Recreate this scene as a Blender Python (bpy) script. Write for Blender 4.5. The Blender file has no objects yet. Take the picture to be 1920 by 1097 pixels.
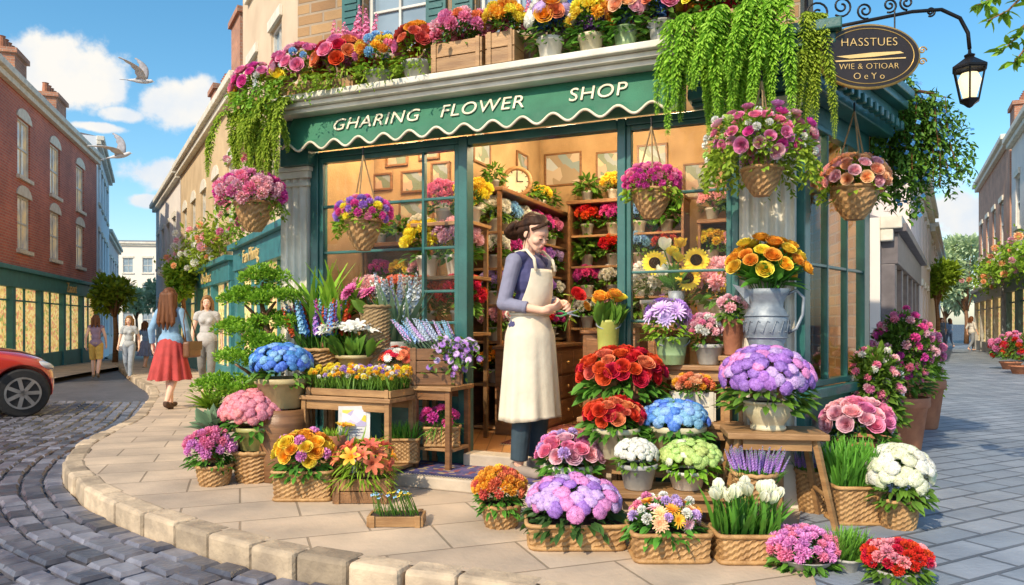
import bpy, bmesh, math, random
import numpy as np
from mathutils import Vector, Matrix, Euler, Quaternion
rnd=random.Random(7); rng=np.random.default_rng(7)
SC=bpy.context.scene; C=SC.collection.objects
PI=math.pi; R=math.radians
F=1400.; CH=1.05; HY=605.
def at(px,py,Y): return Vector(((px-960)/F*Y, Y, CH-(py-HY)/F*Y))
def gz(x,y):
    t=min(1,max(0,(x+2)/5)); t=t*t*(3-2*t)
    sl=.022+(.010-.022)*t
    return -sl*max(0,min(y,60)-5)
# ---------------------------------------------------------------- helpers
class MB:
    def __init__(s): s.v=[];s.f=[];s.t=[];s.n=0
    def add(s,v,f,t=.5):
        v=np.asarray(v,float).reshape(-1,3)
        s.v.append(v); b=s.n
        s.f.extend([tuple(i+b for i in q) for q in f])
        s.t.append(np.broadcast_to(np.asarray(t,float),(len(v),)))
        s.n+=len(v); return s
    def box(s,x0,x1,y0,y1,z0,z1,M=None,t=.5):
        v=np.array([(x,y,z) for z in (z0,z1) for y in (y0,y1) for x in (x0,x1)],float)
        if M is not None: v=v@np.array(M)[:3,:3].T+np.array(M)[:3,3]
        return s.add(v,[(0,2,3,1),(4,5,7,6),(0,1,5,4),(2,6,7,3),(0,4,6,2),(1,3,7,5)],t)
    def lathe(s,prof,n=24,c=(0,0,0),M=None,t=.5,sx=1,sy=1):
        v=[];f=[];m=len(prof)
        for i in range(n):
            a=2*PI*i/n
            for r,z in prof: v.append((r*math.cos(a)*sx,r*math.sin(a)*sy,z))
        for i in range(n):
            for j in range(m-1):
                a=i*m+j;b=((i+1)%n)*m+j
                f.append((a,b,b+1,a+1))
        v=np.array(v)
        if M is not None: v=v@np.array(M)[:3,:3].T+np.array(M)[:3,3]
        return s.add(v+np.array(c),f,t)
    def tube(s,pts,r,n=8,closed=False,t=.5):
        P=np.array([tuple(p) for p in pts],float); m=len(P)
        rr=np.broadcast_to(np.asarray(r,float),(m,))
        if closed: tg=np.roll(P,-1,0)-np.roll(P,1,0)
        else: tg=np.gradient(P,axis=0)
        tg=nrm(tg)
        ref=np.array([0,0,1.]) if abs(tg[0][2])<.9 else np.array([1.,0,0])
        x=nrm(np.cross(ref,tg[0])); v=[]
        for i in range(m):
            x=nrm(x-tg[i]*np.dot(x,tg[i])); y=np.cross(tg[i],x)
            for k in range(n):
                a=2*PI*k/n; v.append(P[i]+rr[i]*(math.cos(a)*x+math.sin(a)*y))
        f=[]
        for i in range(m if closed else m-1):
            j=(i+1)%m
            for k in range(n):
                f.append((i*n+k,i*n+(k+1)%n,j*n+(k+1)%n,j*n+k))
        if not closed: f.append(tuple(range(n))[::-1]); f.append(tuple((m-1)*n+k for k in range(n)))
        return s.add(v,f,t)
    def prism(s,poly,y0,y1,M=None,t=.5):
        n=len(poly); v=[(x,y0,z) for x,z in poly]+[(x,y1,z) for x,z in poly]
        v=np.array(v,float)
        if M is not None: v=v@np.array(M)[:3,:3].T+np.array(M)[:3,3]
        f=[tuple(range(n)),tuple(range(n,2*n))[::-1]]+[(i,(i+1)%n,n+(i+1)%n,n+i) for i in range(n)]
        return s.add(v,f,t)
    def mesh(s,name,mat,smooth=False):
        me=bpy.data.meshes.new(name)
        me.from_pydata(np.concatenate(s.v).tolist(),[],s.f)
        a=me.attributes.new('tint','FLOAT','POINT'); a.data.foreach_set('value',np.concatenate(s.t).astype(np.float32))
        if smooth: me.polygons.foreach_set('use_smooth',np.ones(len(me.polygons),bool))
        me.materials.append(mat); return me
    def build(s,name,mat,parent=None,smooth=False,bev=0,loc=(0,0,0),sub=0,solid=0):
        o=bpy.data.objects.new(name,s.mesh(name,mat,smooth)); o.location=loc; C.link(o); o.parent=parent
        if solid: m=o.modifiers.new('s','SOLIDIFY'); m.thickness=solid
        if bev: m=o.modifiers.new('b','BEVEL'); m.width=bev; m.segments=2; m.limit_method='ANGLE'
        if sub: m=o.modifiers.new('u','SUBSURF'); m.levels=sub; m.render_levels=sub
        return o
def nrm(a): return a/np.maximum(np.linalg.norm(a,axis=-1,keepdims=True),1e-9)
def tag(o,label=None,cat=None,group=None,kind=None):
    if label: o['label']=label
    if cat: o['category']=cat
    if group: o['group']=group
    if kind: o['kind']=kind
    return o
def thing(name,label,cat,loc=(0,0,0),rz=0,group=None):
    o=bpy.data.objects.new(name,None); o.empty_display_size=.1; C.link(o); o.location=loc; o.rotation_euler=(0,0,rz)
    return tag(o,label,cat,group)
def copy_tree(o,parent=None):
    c=o.copy(); C.link(c); c.parent=parent
    for ch in list(o.children): copy_tree(ch,c)
    return c
def inst(mb,tpl,pos,X,Y,Z,size,tj=.25):
    tv,tf,tt=tpl; n=len(pos); k=len(tv)
    size=np.broadcast_to(np.asarray(size,float),(n,))
    v=pos[:,None,:]+size[:,None,None]*(tv[None,:,0:1]*X[:,None,:]+tv[None,:,1:2]*Y[:,None,:]+tv[None,:,2:3]*Z[:,None,:])
    t=np.clip(tt[None,:]+rng.uniform(-tj,tj,(n,1)),0,1)
    b=mb.n
    for i in range(n):
        o=b+i*k; mb.f.extend([tuple(o+j for j in q) for q in tf])
    mb.v.append(v.reshape(-1,3)); mb.t.append(t.reshape(-1)); mb.n+=n*k
def scatY(mb,tpl,pos,dirs,size,jit=.4,tj=.25):
    pos=np.asarray(pos,float); Y=nrm(np.asarray(dirs,float)); n=len(pos)
    ref=np.array([0,0,1.])+rng.normal(0,jit,(n,3))
    X=nrm(np.cross(Y,ref)); Z=np.cross(X,Y); inst(mb,tpl,pos,X,Y,Z,size,tj)
def scatZ(mb,tpl,pos,nor,size,tj=.2):
    pos=np.asarray(pos,float); Z=nrm(np.asarray(nor,float)); ref=rng.normal(0,1,(len(pos),3))
    X=nrm(np.cross(ref,Z)); Y=np.cross(Z,X); inst(mb,tpl,pos,X,Y,Z,size,tj)
def rdir(n,zmin=-1.):
    z=rng.uniform(zmin,1,n); a=rng.uniform(0,2*PI,n); r=np.sqrt(1-z*z)
    return np.stack([r*np.cos(a),r*np.sin(a),z],1)
def fib(n,zmin=-.2):
    i=np.arange(n); z=1-(1-zmin)*(i+.5)/n; a=2.39996*i+rng.uniform(0,6); r=np.sqrt(np.maximum(0,1-z*z))
    return np.stack([r*np.cos(a),r*np.sin(a),z],1)
# ---------------------------------------------------------------- materials
def newmat(name):
    m=bpy.data.materials.new(name); m.use_nodes=True; nt=m.node_tree
    return m,nt,nt.nodes['Principled BSDF']
def N(nt,t,**k):
    n=nt.nodes.new(t)
    for a,b in k.items(): setattr(n,a,b)
    return n
def mixc(nt,fac,a,b,mode='MIX'):
    m=N(nt,'ShaderNodeMix',data_type='RGBA',blend_type=mode)
    for i,x in ((0,fac),(6,a),(7,b)):
        if isinstance(x,bpy.types.NodeSocket): nt.links.new(x,m.inputs[i])
        elif i==0: m.inputs[0].default_value=x
        else: m.inputs[i].default_value=(*x[:3],1)
    return m.outputs[2]
def math_(nt,op,a,b=None,c=None):
    m=N(nt,'ShaderNodeMath',operation=op)
    for i,x in enumerate((a,b,c)):
        if x is None: continue
        if isinstance(x,bpy.types.NodeSocket): nt.links.new(x,m.inputs[i])
        else: m.inputs[i].default_value=x
    return m.outputs[0]
def objco(nt,scale=(1,1,1)):
    tc=N(nt,'ShaderNodeTexCoord'); mp=N(nt,'ShaderNodeMapping'); mp.inputs['Scale'].default_value=scale
    nt.links.new(tc.outputs['Object'],mp.inputs[0]); return mp.outputs[0]
def noise(nt,vec,sc,det=4,rough=.55):
    n=N(nt,'ShaderNodeTexNoise'); n.inputs['Scale'].default_value=sc; n.inputs['Detail'].default_value=det; n.inputs['Roughness'].default_value=rough
    nt.links.new(vec,n.inputs['Vector']); return n.outputs['Fac']
def ramp(nt,f,a=.35,b=.65):
    m=N(nt,'ShaderNodeMapRange'); m.inputs[1].default_value=a; m.inputs[2].default_value=b
    nt.links.new(f,m.inputs[0]); return m.outputs[0]
def mk(name,c,c2=None,r=.6,sc=6,bump=0,bsc=60,metal=0,tint=0,stretch=(1,1,1),coat=0,emit=0,spec=None):
    m,nt,b=newmat(name)
    if spec is not None: b.inputs['Specular IOR Level'].default_value=spec
    if c2 is None: c2=tuple(x*.7 for x in c)
    co=objco(nt,stretch); f=ramp(nt,noise(nt,co,sc))
    col=mixc(nt,f,c2,c)
    if tint:
        at_=N(nt,'ShaderNodeAttribute',attribute_name='tint')
        v=math_(nt,'MULTIPLY_ADD',at_.outputs['Fac'],2*tint,1-tint)
        cb=N(nt,'ShaderNodeCombineXYZ')
        for i in range(3): nt.links.new(v,cb.inputs[i])
        col=mixc(nt,1.,col,cb.outputs[0],'MULTIPLY')
    nt.links.new(col,b.inputs['Base Color'])
    b.inputs['Roughness'].default_value=r; b.inputs['Metallic'].default_value=metal
    if coat: b.inputs['Coat Weight'].default_value=coat
    if emit:
        nt.links.new(col,b.inputs['Emission Color']); b.inputs['Emission Strength'].default_value=emit
    if bump:
        bp=N(nt,'ShaderNodeBump'); bp.inputs['Strength'].default_value=bump; bp.inputs['Distance'].default_value=.01
        nt.links.new(noise(nt,co,bsc,3),bp.inputs['Height']); nt.links.new(bp.outputs[0],b.inputs['Normal'])
    return m
def brickm(name,c1,c2,mort,w,h,ms=.012,axes='xz',rot=0,bump=.6,r=.85,dirt=.35,off=.5,dsc=1.5):
    m,nt,b=newmat(name); tc=N(nt,'ShaderNodeTexCoord'); sp=N(nt,'ShaderNodeSeparateXYZ'); cb=N(nt,'ShaderNodeCombineXYZ')
    nt.links.new(tc.outputs['Object'],sp.inputs[0])
    if axes=='xz':
        nt.links.new(math_(nt,'ADD',sp.outputs[0],sp.outputs[1]),cb.inputs[0]); nt.links.new(sp.outputs[2],cb.inputs[1]); vec=cb.outputs[0]
    else:
        mp=N(nt,'ShaderNodeMapping'); mp.inputs['Rotation'].default_value=(0,0,rot); nt.links.new(tc.outputs['Object'],mp.inputs[0]); vec=mp.outputs[0]
    bt=N(nt,'ShaderNodeTexBrick'); bt.offset=off
    bt.inputs['Color1'].default_value=(*c1,1); bt.inputs['Color2'].default_value=(*c2,1); bt.inputs['Mortar'].default_value=(*mort,1)
    bt.inputs['Scale'].default_value=1; bt.inputs['Mortar Size'].default_value=ms; bt.inputs['Brick Width'].default_value=w; bt.inputs['Row Height'].default_value=h
    bt.inputs['Mortar Smooth'].default_value=.3
    nt.links.new(vec,bt.inputs['Vector'])
    nz=noise(nt,tc.outputs['Object'],dsc,6); f=ramp(nt,nz,.3,.7)
    col=mixc(nt,1.,bt.outputs['Color'],mixc(nt,f,(1-dirt,)*3,(1.08,1.05,1.0)),'MULTIPLY')
    nt.links.new(col,b.inputs['Base Color']); b.inputs['Roughness'].default_value=r
    hgt=math_(nt,'ADD',math_(nt,'MULTIPLY',bt.outputs['Fac'],-1.),math_(nt,'MULTIPLY',noise(nt,tc.outputs['Object'],35,4),.5))
    bp=N(nt,'ShaderNodeBump'); bp.inputs['Strength'].default_value=bump; bp.inputs['Distance'].default_value=.012
    nt.links.new(hgt,bp.inputs['Height']); nt.links.new(bp.outputs[0],b.inputs['Normal'])
    return m
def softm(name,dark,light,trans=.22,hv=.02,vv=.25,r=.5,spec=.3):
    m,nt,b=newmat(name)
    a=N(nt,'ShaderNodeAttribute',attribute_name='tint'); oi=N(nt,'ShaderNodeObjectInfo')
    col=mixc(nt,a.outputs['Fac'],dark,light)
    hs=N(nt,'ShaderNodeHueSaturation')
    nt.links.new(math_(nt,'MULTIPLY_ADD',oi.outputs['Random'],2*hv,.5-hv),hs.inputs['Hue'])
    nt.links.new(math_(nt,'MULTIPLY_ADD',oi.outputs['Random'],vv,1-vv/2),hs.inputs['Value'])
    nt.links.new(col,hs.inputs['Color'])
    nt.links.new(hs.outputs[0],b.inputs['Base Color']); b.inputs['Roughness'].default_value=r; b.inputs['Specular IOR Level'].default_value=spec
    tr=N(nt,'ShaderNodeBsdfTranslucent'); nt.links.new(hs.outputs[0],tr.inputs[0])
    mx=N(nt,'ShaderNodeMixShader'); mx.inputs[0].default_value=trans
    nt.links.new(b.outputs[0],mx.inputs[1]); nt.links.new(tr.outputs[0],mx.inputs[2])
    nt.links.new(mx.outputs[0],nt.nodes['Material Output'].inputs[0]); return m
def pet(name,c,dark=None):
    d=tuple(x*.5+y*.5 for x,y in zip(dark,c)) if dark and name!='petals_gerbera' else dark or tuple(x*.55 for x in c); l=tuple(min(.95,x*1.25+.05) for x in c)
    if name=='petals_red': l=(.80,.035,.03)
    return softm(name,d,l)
PM={k:pet('petals_'+k,c,d) for k,c,d in [
 ('pink',(.85,.24,.42),(.50,.04,.16)),('rose',(.90,.48,.55),(.70,.15,.25)),('magenta',(.68,.06,.38),(.35,.01,.18)),('red',(.70,.02,.02),(.22,.0,.005)),
 ('coral',(.85,.17,.08),None),('orange',(.95,.42,.02),(.80,.16,.0)),('yellow',(.92,.64,.04),(.75,.30,.0)),('white',(.84,.82,.72),(.55,.56,.36)),('cream',(.84,.84,.62),(.46,.54,.22)),
 ('purple',(.42,.20,.64),(.18,.06,.36)),('lilac',(.58,.42,.74),(.34,.18,.48)),('blue',(.10,.30,.80),(.02,.07,.40)),('sky',(.28,.52,.86),(.10,.24,.56)),
 ('peach',(.94,.46,.26),(.90,.30,.14)),('pale_green',(.52,.66,.22),(.24,.40,.06)),('lavender',(.42,.22,.64),(.2,.09,.38)),('mauve',(.74,.30,.62),(.45,.1,.36)),
 ('sun',(.92,.55,.02),(.80,.30,.0)),('salmon',(.88,.32,.38),(.55,.08,.14)),('steel',(.50,.58,.74),(.24,.30,.42)),('gerbera',(.76,.14,.40),(.10,.03,.03))]}
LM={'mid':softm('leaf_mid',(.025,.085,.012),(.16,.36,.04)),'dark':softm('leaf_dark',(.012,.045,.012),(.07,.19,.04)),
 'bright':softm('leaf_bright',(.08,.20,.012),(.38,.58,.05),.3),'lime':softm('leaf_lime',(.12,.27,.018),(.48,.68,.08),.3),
 'grass':softm('leaf_grass',(.03,.10,.010),(.20,.46,.05)),'grey':softm('leaf_grey',(.08,.13,.08),(.26,.38,.22)),'mist':softm('leaf_mist',(.36,.45,.26),(.60,.68,.42),.2)}  # mist leaves carry distance haze in their pale colour
m_seed=mk('sunflower_seedhead',(.055,.025,.010),(.025,.012,.006),.9,60,.6,90,spec=.1)
m_wick=mk('wicker',(.46,.27,.11),(.30,.16,.06),.6,18,.5,90,tint=.45)
m_wick2=mk('wicker_dark',(.30,.15,.06),(.19,.09,.035),.6,18,.5,90,tint=.45)
m_soil=mk('soil',(.05,.03,.02),None,.95,20,.8,40)
m_wood=mk('oak_wood',(.42,.24,.10),(.27,.14,.055),.5,5,.25,30,stretch=(1,1,6),tint=.25)
m_woodh=mk('oak_board',(.42,.24,.11),(.27,.14,.055),.5,5,.25,30,stretch=(1,6,6),tint=.25)
m_wdark=mk('walnut_wood',(.25,.12,.05),(.14,.065,.027),.4,5,.2,30,stretch=(1,1,6),tint=.3)
m_terra=mk('terracotta',(.46,.19,.10),(.34,.13,.07),.8,9,.3)
m_cream=mk('cream_glaze',(.66,.60,.42),(.46,.40,.25),.4,7,.2,coat=.2)
m_olive=mk('olive_glaze',(.46,.44,.15),(.28,.27,.09),.4,6,.2,coat=.3)
m_tan=mk('tan_glaze',(.54,.44,.22),(.36,.27,.13),.45,6,.2)
m_grey=mk('grey_glaze',(.48,.47,.43),(.33,.33,.31),.5,8,.2)
m_white=mk('white_glaze',(.75,.72,.64),(.55,.53,.46),.35,7,.1,coat=.2)
m_galv=mk('galvanised_metal',(.32,.36,.40),(.17,.20,.24),.55,12,.35,30,metal=.35)
m_gbuck=mk('green_bucket_paint',(.30,.42,.20),(.18,.28,.13),.4,6,.2)
m_ybuck=mk('yellow_green_paint',(.50,.52,.12),(.34,.36,.08),.4,6,.2)
m_teal=mk('teal_paint',(.025,.135,.122),(.017,.09,.084),.38,5,.15,40,coat=.2)
m_tealb=mk('blue_green_paint',(.04,.21,.24),(.03,.15,.18),.45,4,.15)
m_awn=mk('awning_green',(.026,.17,.095),(.018,.125,.07),.65,5,.3,120)
m_trimc=mk('cream_trim',(.78,.70,.54),(.62,.54,.40),.5,6,.15)
m_stone=mk('white_stone',(.76,.72,.62),(.60,.56,.47),.7,5,.3,40)
m_sand=mk('sandstone',(.50,.39,.27),(.32,.25,.18),.85,7,1.,20,tint=.35)
m_slab=mk('step_stone',(.58,.49,.38),(.42,.35,.27),.8,4,.4,30)
m_iron=mk('black_iron',(.03,.025,.025),(.015,.014,.014),.4,8,.2,metal=.6)
m_gold=mk('gold_leaf',(.70,.45,.15),(.5,.3,.08),.35,8,.1,metal=.6)
m_goldp=mk('gold_paint',(.78,.56,.24),(.66,.46,.18),.5,8)
m_signb=mk('sign_brown',(.026,.016,.014),(.015,.010,.010),.4,5,.1)
m_brk=brickm('old_red_brick',(.62,.18,.12),(.48,.13,.10),(.52,.36,.30),.24,.085,.01,dsc=.6)
m_brt=brickm('tan_brick',(.46,.29,.14),(.33,.19,.09),(.38,.30,.22),.24,.085,.01)
m_bro=brickm('orange_brick',(.64,.32,.20),(.54,.26,.17),(.58,.46,.4),.24,.085,.01)
m_stuc=mk('beige_stucco',(.66,.53,.38),(.56,.43,.30),.85,1.2,.3,20)
m_stuct=mk('tan_stucco',(.64,.49,.30),(.50,.37,.22),.85,1.2,.3,20)
m_stucw=mk('pale_stucco',(.80,.74,.68),(.70,.66,.63),.85,1.2,.2,20)
m_stucb=mk('blue_white_stucco',(.76,.80,.84),(.68,.73,.79),.85,1.2,.2,20)
m_mistb=mk('hazy_wall',(.88,.80,.68),(.82,.75,.66),.9,.6)  # distance haze is put into this and the next pale wall colour
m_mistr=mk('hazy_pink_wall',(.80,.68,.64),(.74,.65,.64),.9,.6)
m_chim=brickm('chimney_brick',(.54,.25,.15),(.44,.19,.12),(.48,.37,.3),.24,.085,.01)
m_roof=mk('slate_roof',(.22,.21,.24),None,.8,4)
m_fr=mk('window_white',(.74,.72,.66),None,.5,4)
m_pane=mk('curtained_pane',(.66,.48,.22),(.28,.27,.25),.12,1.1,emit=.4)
m_paneb=mk('sky_pane',(.32,.42,.50),(.18,.25,.31),.06,1.5)
m_cloth=mk('cream_canvas',(.74,.67,.53),(.66,.59,.46),.9,9,.35,25)
m_rope=mk('hemp_rope',(.35,.24,.12),None,.9,20,.3)
m_wallin=mk('warm_plaster',(.46,.31,.16),(.33,.21,.10),.9,3,.3)
m_ceil=mk('ceiling_plaster',(.56,.46,.32),None,.9,2)
def vorm(name,cols,sc,r=.5,emit=0,rnds=1.,str_=(1,1,1)):
    m,nt,b=newmat(name); co=objco(nt,str_); v=N(nt,'ShaderNodeTexVoronoi'); v.inputs['Scale'].default_value=sc; v.inputs['Randomness'].default_value=rnds
    nt.links.new(co,v.inputs['Vector']); cr=N(nt,'ShaderNodeValToRGB'); cr.color_ramp.interpolation='CONSTANT'
    sp=N(nt,'ShaderNodeSeparateColor'); nt.links.new(v.outputs['Color'],sp.inputs[0]); nt.links.new(sp.outputs[0],cr.inputs[0])
    e=cr.color_ramp.elements
    while len(e)<len(cols): e.new(.5)
    for i,c in enumerate(cols): e[i].position=i/len(cols); e[i].color=(*c,1)
    nt.links.new(cr.outputs[0],b.inputs['Base Color']); b.inputs['Roughness'].default_value=r
    if emit: nt.links.new(cr.outputs[0],b.inputs['Emission Color']); b.inputs['Emission Strength'].default_value=emit
    return m
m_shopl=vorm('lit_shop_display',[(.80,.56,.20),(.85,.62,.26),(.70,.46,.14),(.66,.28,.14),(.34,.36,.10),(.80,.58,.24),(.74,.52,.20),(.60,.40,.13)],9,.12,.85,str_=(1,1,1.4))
m_print=vorm('picture_print',[(.5,.42,.28),(.25,.3,.34),(.46,.32,.25),(.17,.22,.17),(.56,.5,.38)],14,.4)
m_print2=vorm('landscape_print',[(.42,.48,.53),(.22,.29,.31),(.46,.38,.3),(.3,.24,.17),(.52,.52,.48)],9,.4)
m_rug=vorm('rug_pile',[(.06,.06,.17),(.11,.08,.2),(.24,.07,.08),(.05,.05,.13),(.32,.24,.15),(.07,.07,.2)],26,.95)
m_rug2=vorm('red_rug_pile',[(.22,.04,.03),(.30,.08,.05),(.10,.03,.05),(.35,.22,.12),(.2,.05,.04)],24,.95)
m_floorw=brickm('plank_floor',(.46,.23,.08),(.36,.16,.06),(.12,.05,.02),1.1,.11,.004,axes='xy',rot=1.2,bump=.2,r=.35)
def glassm():
    m,nt,b=newmat('window_glass'); nt.nodes.remove(b)
    t=N(nt,'ShaderNodeBsdfTransparent'); g=N(nt,'ShaderNodeBsdfGlossy'); g.inputs['Roughness'].default_value=.02
    fr=N(nt,'ShaderNodeFresnel'); fr.inputs[0].default_value=1.25
    mx=N(nt,'ShaderNodeMixShader'); nt.links.new(fr.outputs[0],mx.inputs[0]); nt.links.new(t.outputs[0],mx.inputs[1]); nt.links.new(g.outputs[0],mx.inputs[2])
    nt.links.new(mx.outputs[0],nt.nodes['Material Output'].inputs[0]); return m
m_glass=glassm()
def emitm(name,c,s):
    m,nt,b=newmat(name); b.inputs['Base Color'].default_value=(*c,1); b.inputs['Emission Color'].default_value=(*c,1); b.inputs['Emission Strength'].default_value=s; return m
m_bulb=emitm('added_lamp_glow',(1,.82,.55),2.2); m_lant=emitm('lantern_glow',(1,.78,.42),1.6)
m_skin=mk('skin',(.84,.52,.38),(.80,.47,.34),.6,8,spec=.2)
m_hairD=mk('dark_brown_hair',(.060,.026,.014),(.024,.011,.007),.62,30,.4,50,stretch=(1,1,.15),spec=.2)
m_hairB=mk('chestnut_hair',(.18,.068,.026),(.09,.032,.013),.55,30,.5,50,stretch=(1,1,.15),spec=.25)
m_hairL=mk('light_brown_hair',(.34,.18,.07),(.20,.10,.04),.55,30,.5,50,stretch=(1,1,.15),spec=.25)
def cl(n,c): return mk(n,c,tuple(x*.75 for x in c),.85,10,.4,22)
m_eye=mk('eye_white',(.75,.72,.68),None,.3,4); m_iris=mk('iris_brown',(.05,.025,.015),None,.2,4); m_lip=mk('lip',(.66,.20,.19),None,.45,4)
# ---------------------------------------------------------------- voxel-merged bodies
class Blob:
    def __init__(s): s.mb=MB(); s.M=Matrix()
    def _t(s,v): 
        M=np.array(s.M); return np.asarray(v)@M[:3,:3].T+M[:3,3]
    def ell(s,c,r,Rm=None,n=18):
        v=[];f=[];m=n//2+1
        for i in range(m):
            th=PI*(i+.02)/(m-1+.04)
            for k in range(n): v.append((math.sin(th)*math.cos(2*PI*k/n),math.sin(th)*math.sin(2*PI*k/n),math.cos(th)))
        for i in range(m-1):
            for k in range(n): f.append((i*n+k,(i+1)*n+k,(i+1)*n+(k+1)%n,i*n+(k+1)%n))
        f.append(tuple(range(n))); f.append(tuple((m-1)*n+k for k in range(n))[::-1])
        v=np.array(v)*np.broadcast_to(np.asarray(r,float),(3,))
        if Rm is not None: v=v@np.array(Rm).T
        s.mb.add(s._t(v+np.array(c,float)),f); return s
    def cap(s,a,b,ra,rb,flat=False,n=14):
        a=np.array(a,float);b=np.array(b,float);d=b-a;L=np.linalg.norm(d);d=d/L
        x=nrm(np.cross(d,[0,0,1] if abs(d[2])<.9 else [1,0,0]));y=np.cross(d,x)
        pr=[]
        if not flat: pr+=[(-ra*math.cos(t),ra*math.sin(t)) for t in (.15,.6,1.1)]
        pr+=[(0,ra),(L,rb)]
        if not flat: pr+=[(L+rb*math.sin(t),rb*math.cos(t)) for t in (.5,1.,1.42)]
        v=[];m=len(pr)
        for h,r in pr:
            for k in range(n): v.append(a+d*h+r*(math.cos(2*PI*k/n)*x+math.sin(2*PI*k/n)*y))
        f=[tuple(range(n))[::-1],tuple((m-1)*n+k for k in range(n))]
        for i in range(m-1):
            for k in range(n): f.append((i*n+k,i*n+(k+1)%n,(i+1)*n+(k+1)%n,(i+1)*n+k))
        s.mb.add(s._t(v),f); return s
    def build(s,name,mat,parent,vox=.01,sm=3):
        me=s.mb.mesh(name+'_raw',mat)
        bm=bmesh.new(); bm.from_mesh(me); bmesh.ops.recalc_face_normals(bm,faces=bm.faces); bm.to_mesh(me); bm.free()
        o=bpy.data.objects.new('raw',me); C.link(o)
        m=o.modifiers.new('r','REMESH'); m.mode='VOXEL'; m.voxel_size=vox
        m=o.modifiers.new('s','SMOOTH'); m.iterations=sm; m.factor=.5
        dg=bpy.context.evaluated_depsgraph_get(); dg.update()
        m2=bpy.data.meshes.new_from_object(o.evaluated_get(dg)); m2.name=name
        bpy.data.objects.remove(o); bpy.data.meshes.remove(me)
        m2.polygons.foreach_set('use_smooth',np.ones(len(m2.polygons),bool))
        if not m2.materials: m2.materials.append(mat)
        q=bpy.data.objects.new(name,m2); C.link(q); q.parent=parent; return q
def hand(b,w,d,n,side,curl=35):
    w=np.array(w,float);d=nrm(np.array(d,float));n=np.array(n,float);n=nrm(n-d*np.dot(n,d));l=nrm(np.cross(d,n))*side
    Rm=np.stack([l,n,d],1)
    b.ell(w+d*.045,(.037,.016,.055),Rm)
    b.cap(w,w+d*.03,.024,.026)
    for i,L in enumerate((.066,.074,.068,.052)):
        p=w+d*.085+l*(.028-.0185*i); ang=0
        for k,fr in enumerate((.45,.32,.26)):
            ang+=R(curl*(.6,1.,.8)[k]); q=p+L*fr*(d*math.cos(ang)+n*math.sin(ang)+l*(.06-.04*i)); b.cap(p,q,.0088-.0008*k,.0082-.001*k,n=8); p=q
    p=w+d*.03+l*.03
    for k,L in enumerate((.04,.03,.022)):
        dd=nrm(l*(.75-.3*k)+d*.7+n*(.35+.25*k)); q=p+dd*L; b.cap(p,q,.0105-.0012*k,.0095-.001*k,n=8); p=q
STAND=dict(shL=(.148,.01,1.345),shR=(-.148,.01,1.345),elL=(.205,.03,1.09),elR=(-.205,.03,1.09),wrL=(.215,-.04,.86),wrR=(-.215,-.04,.86),
 hipL=(.082,0,.87),hipR=(-.082,0,.87),knL=(.088,-.015,.475),knR=(-.088,-.015,.475),anL=(.088,.02,.085),anR=(-.088,.02,.085),toL=(.105,-.12,.03),toR=(-.105,-.12,.03))
WALK=dict(STAND,knL=(.085,-.13,.49),anL=(.085,-.16,.10),toL=(.095,-.29,.055),knR=(-.085,.03,.47),anR=(-.08,.24,.155),toR=(-.085,.15,.045),
 elL=(.215,.10,1.10),wrL=(.23,.04,.87),elR=(-.215,-.01,1.09),wrR=(-.22,-.12,.88))
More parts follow.
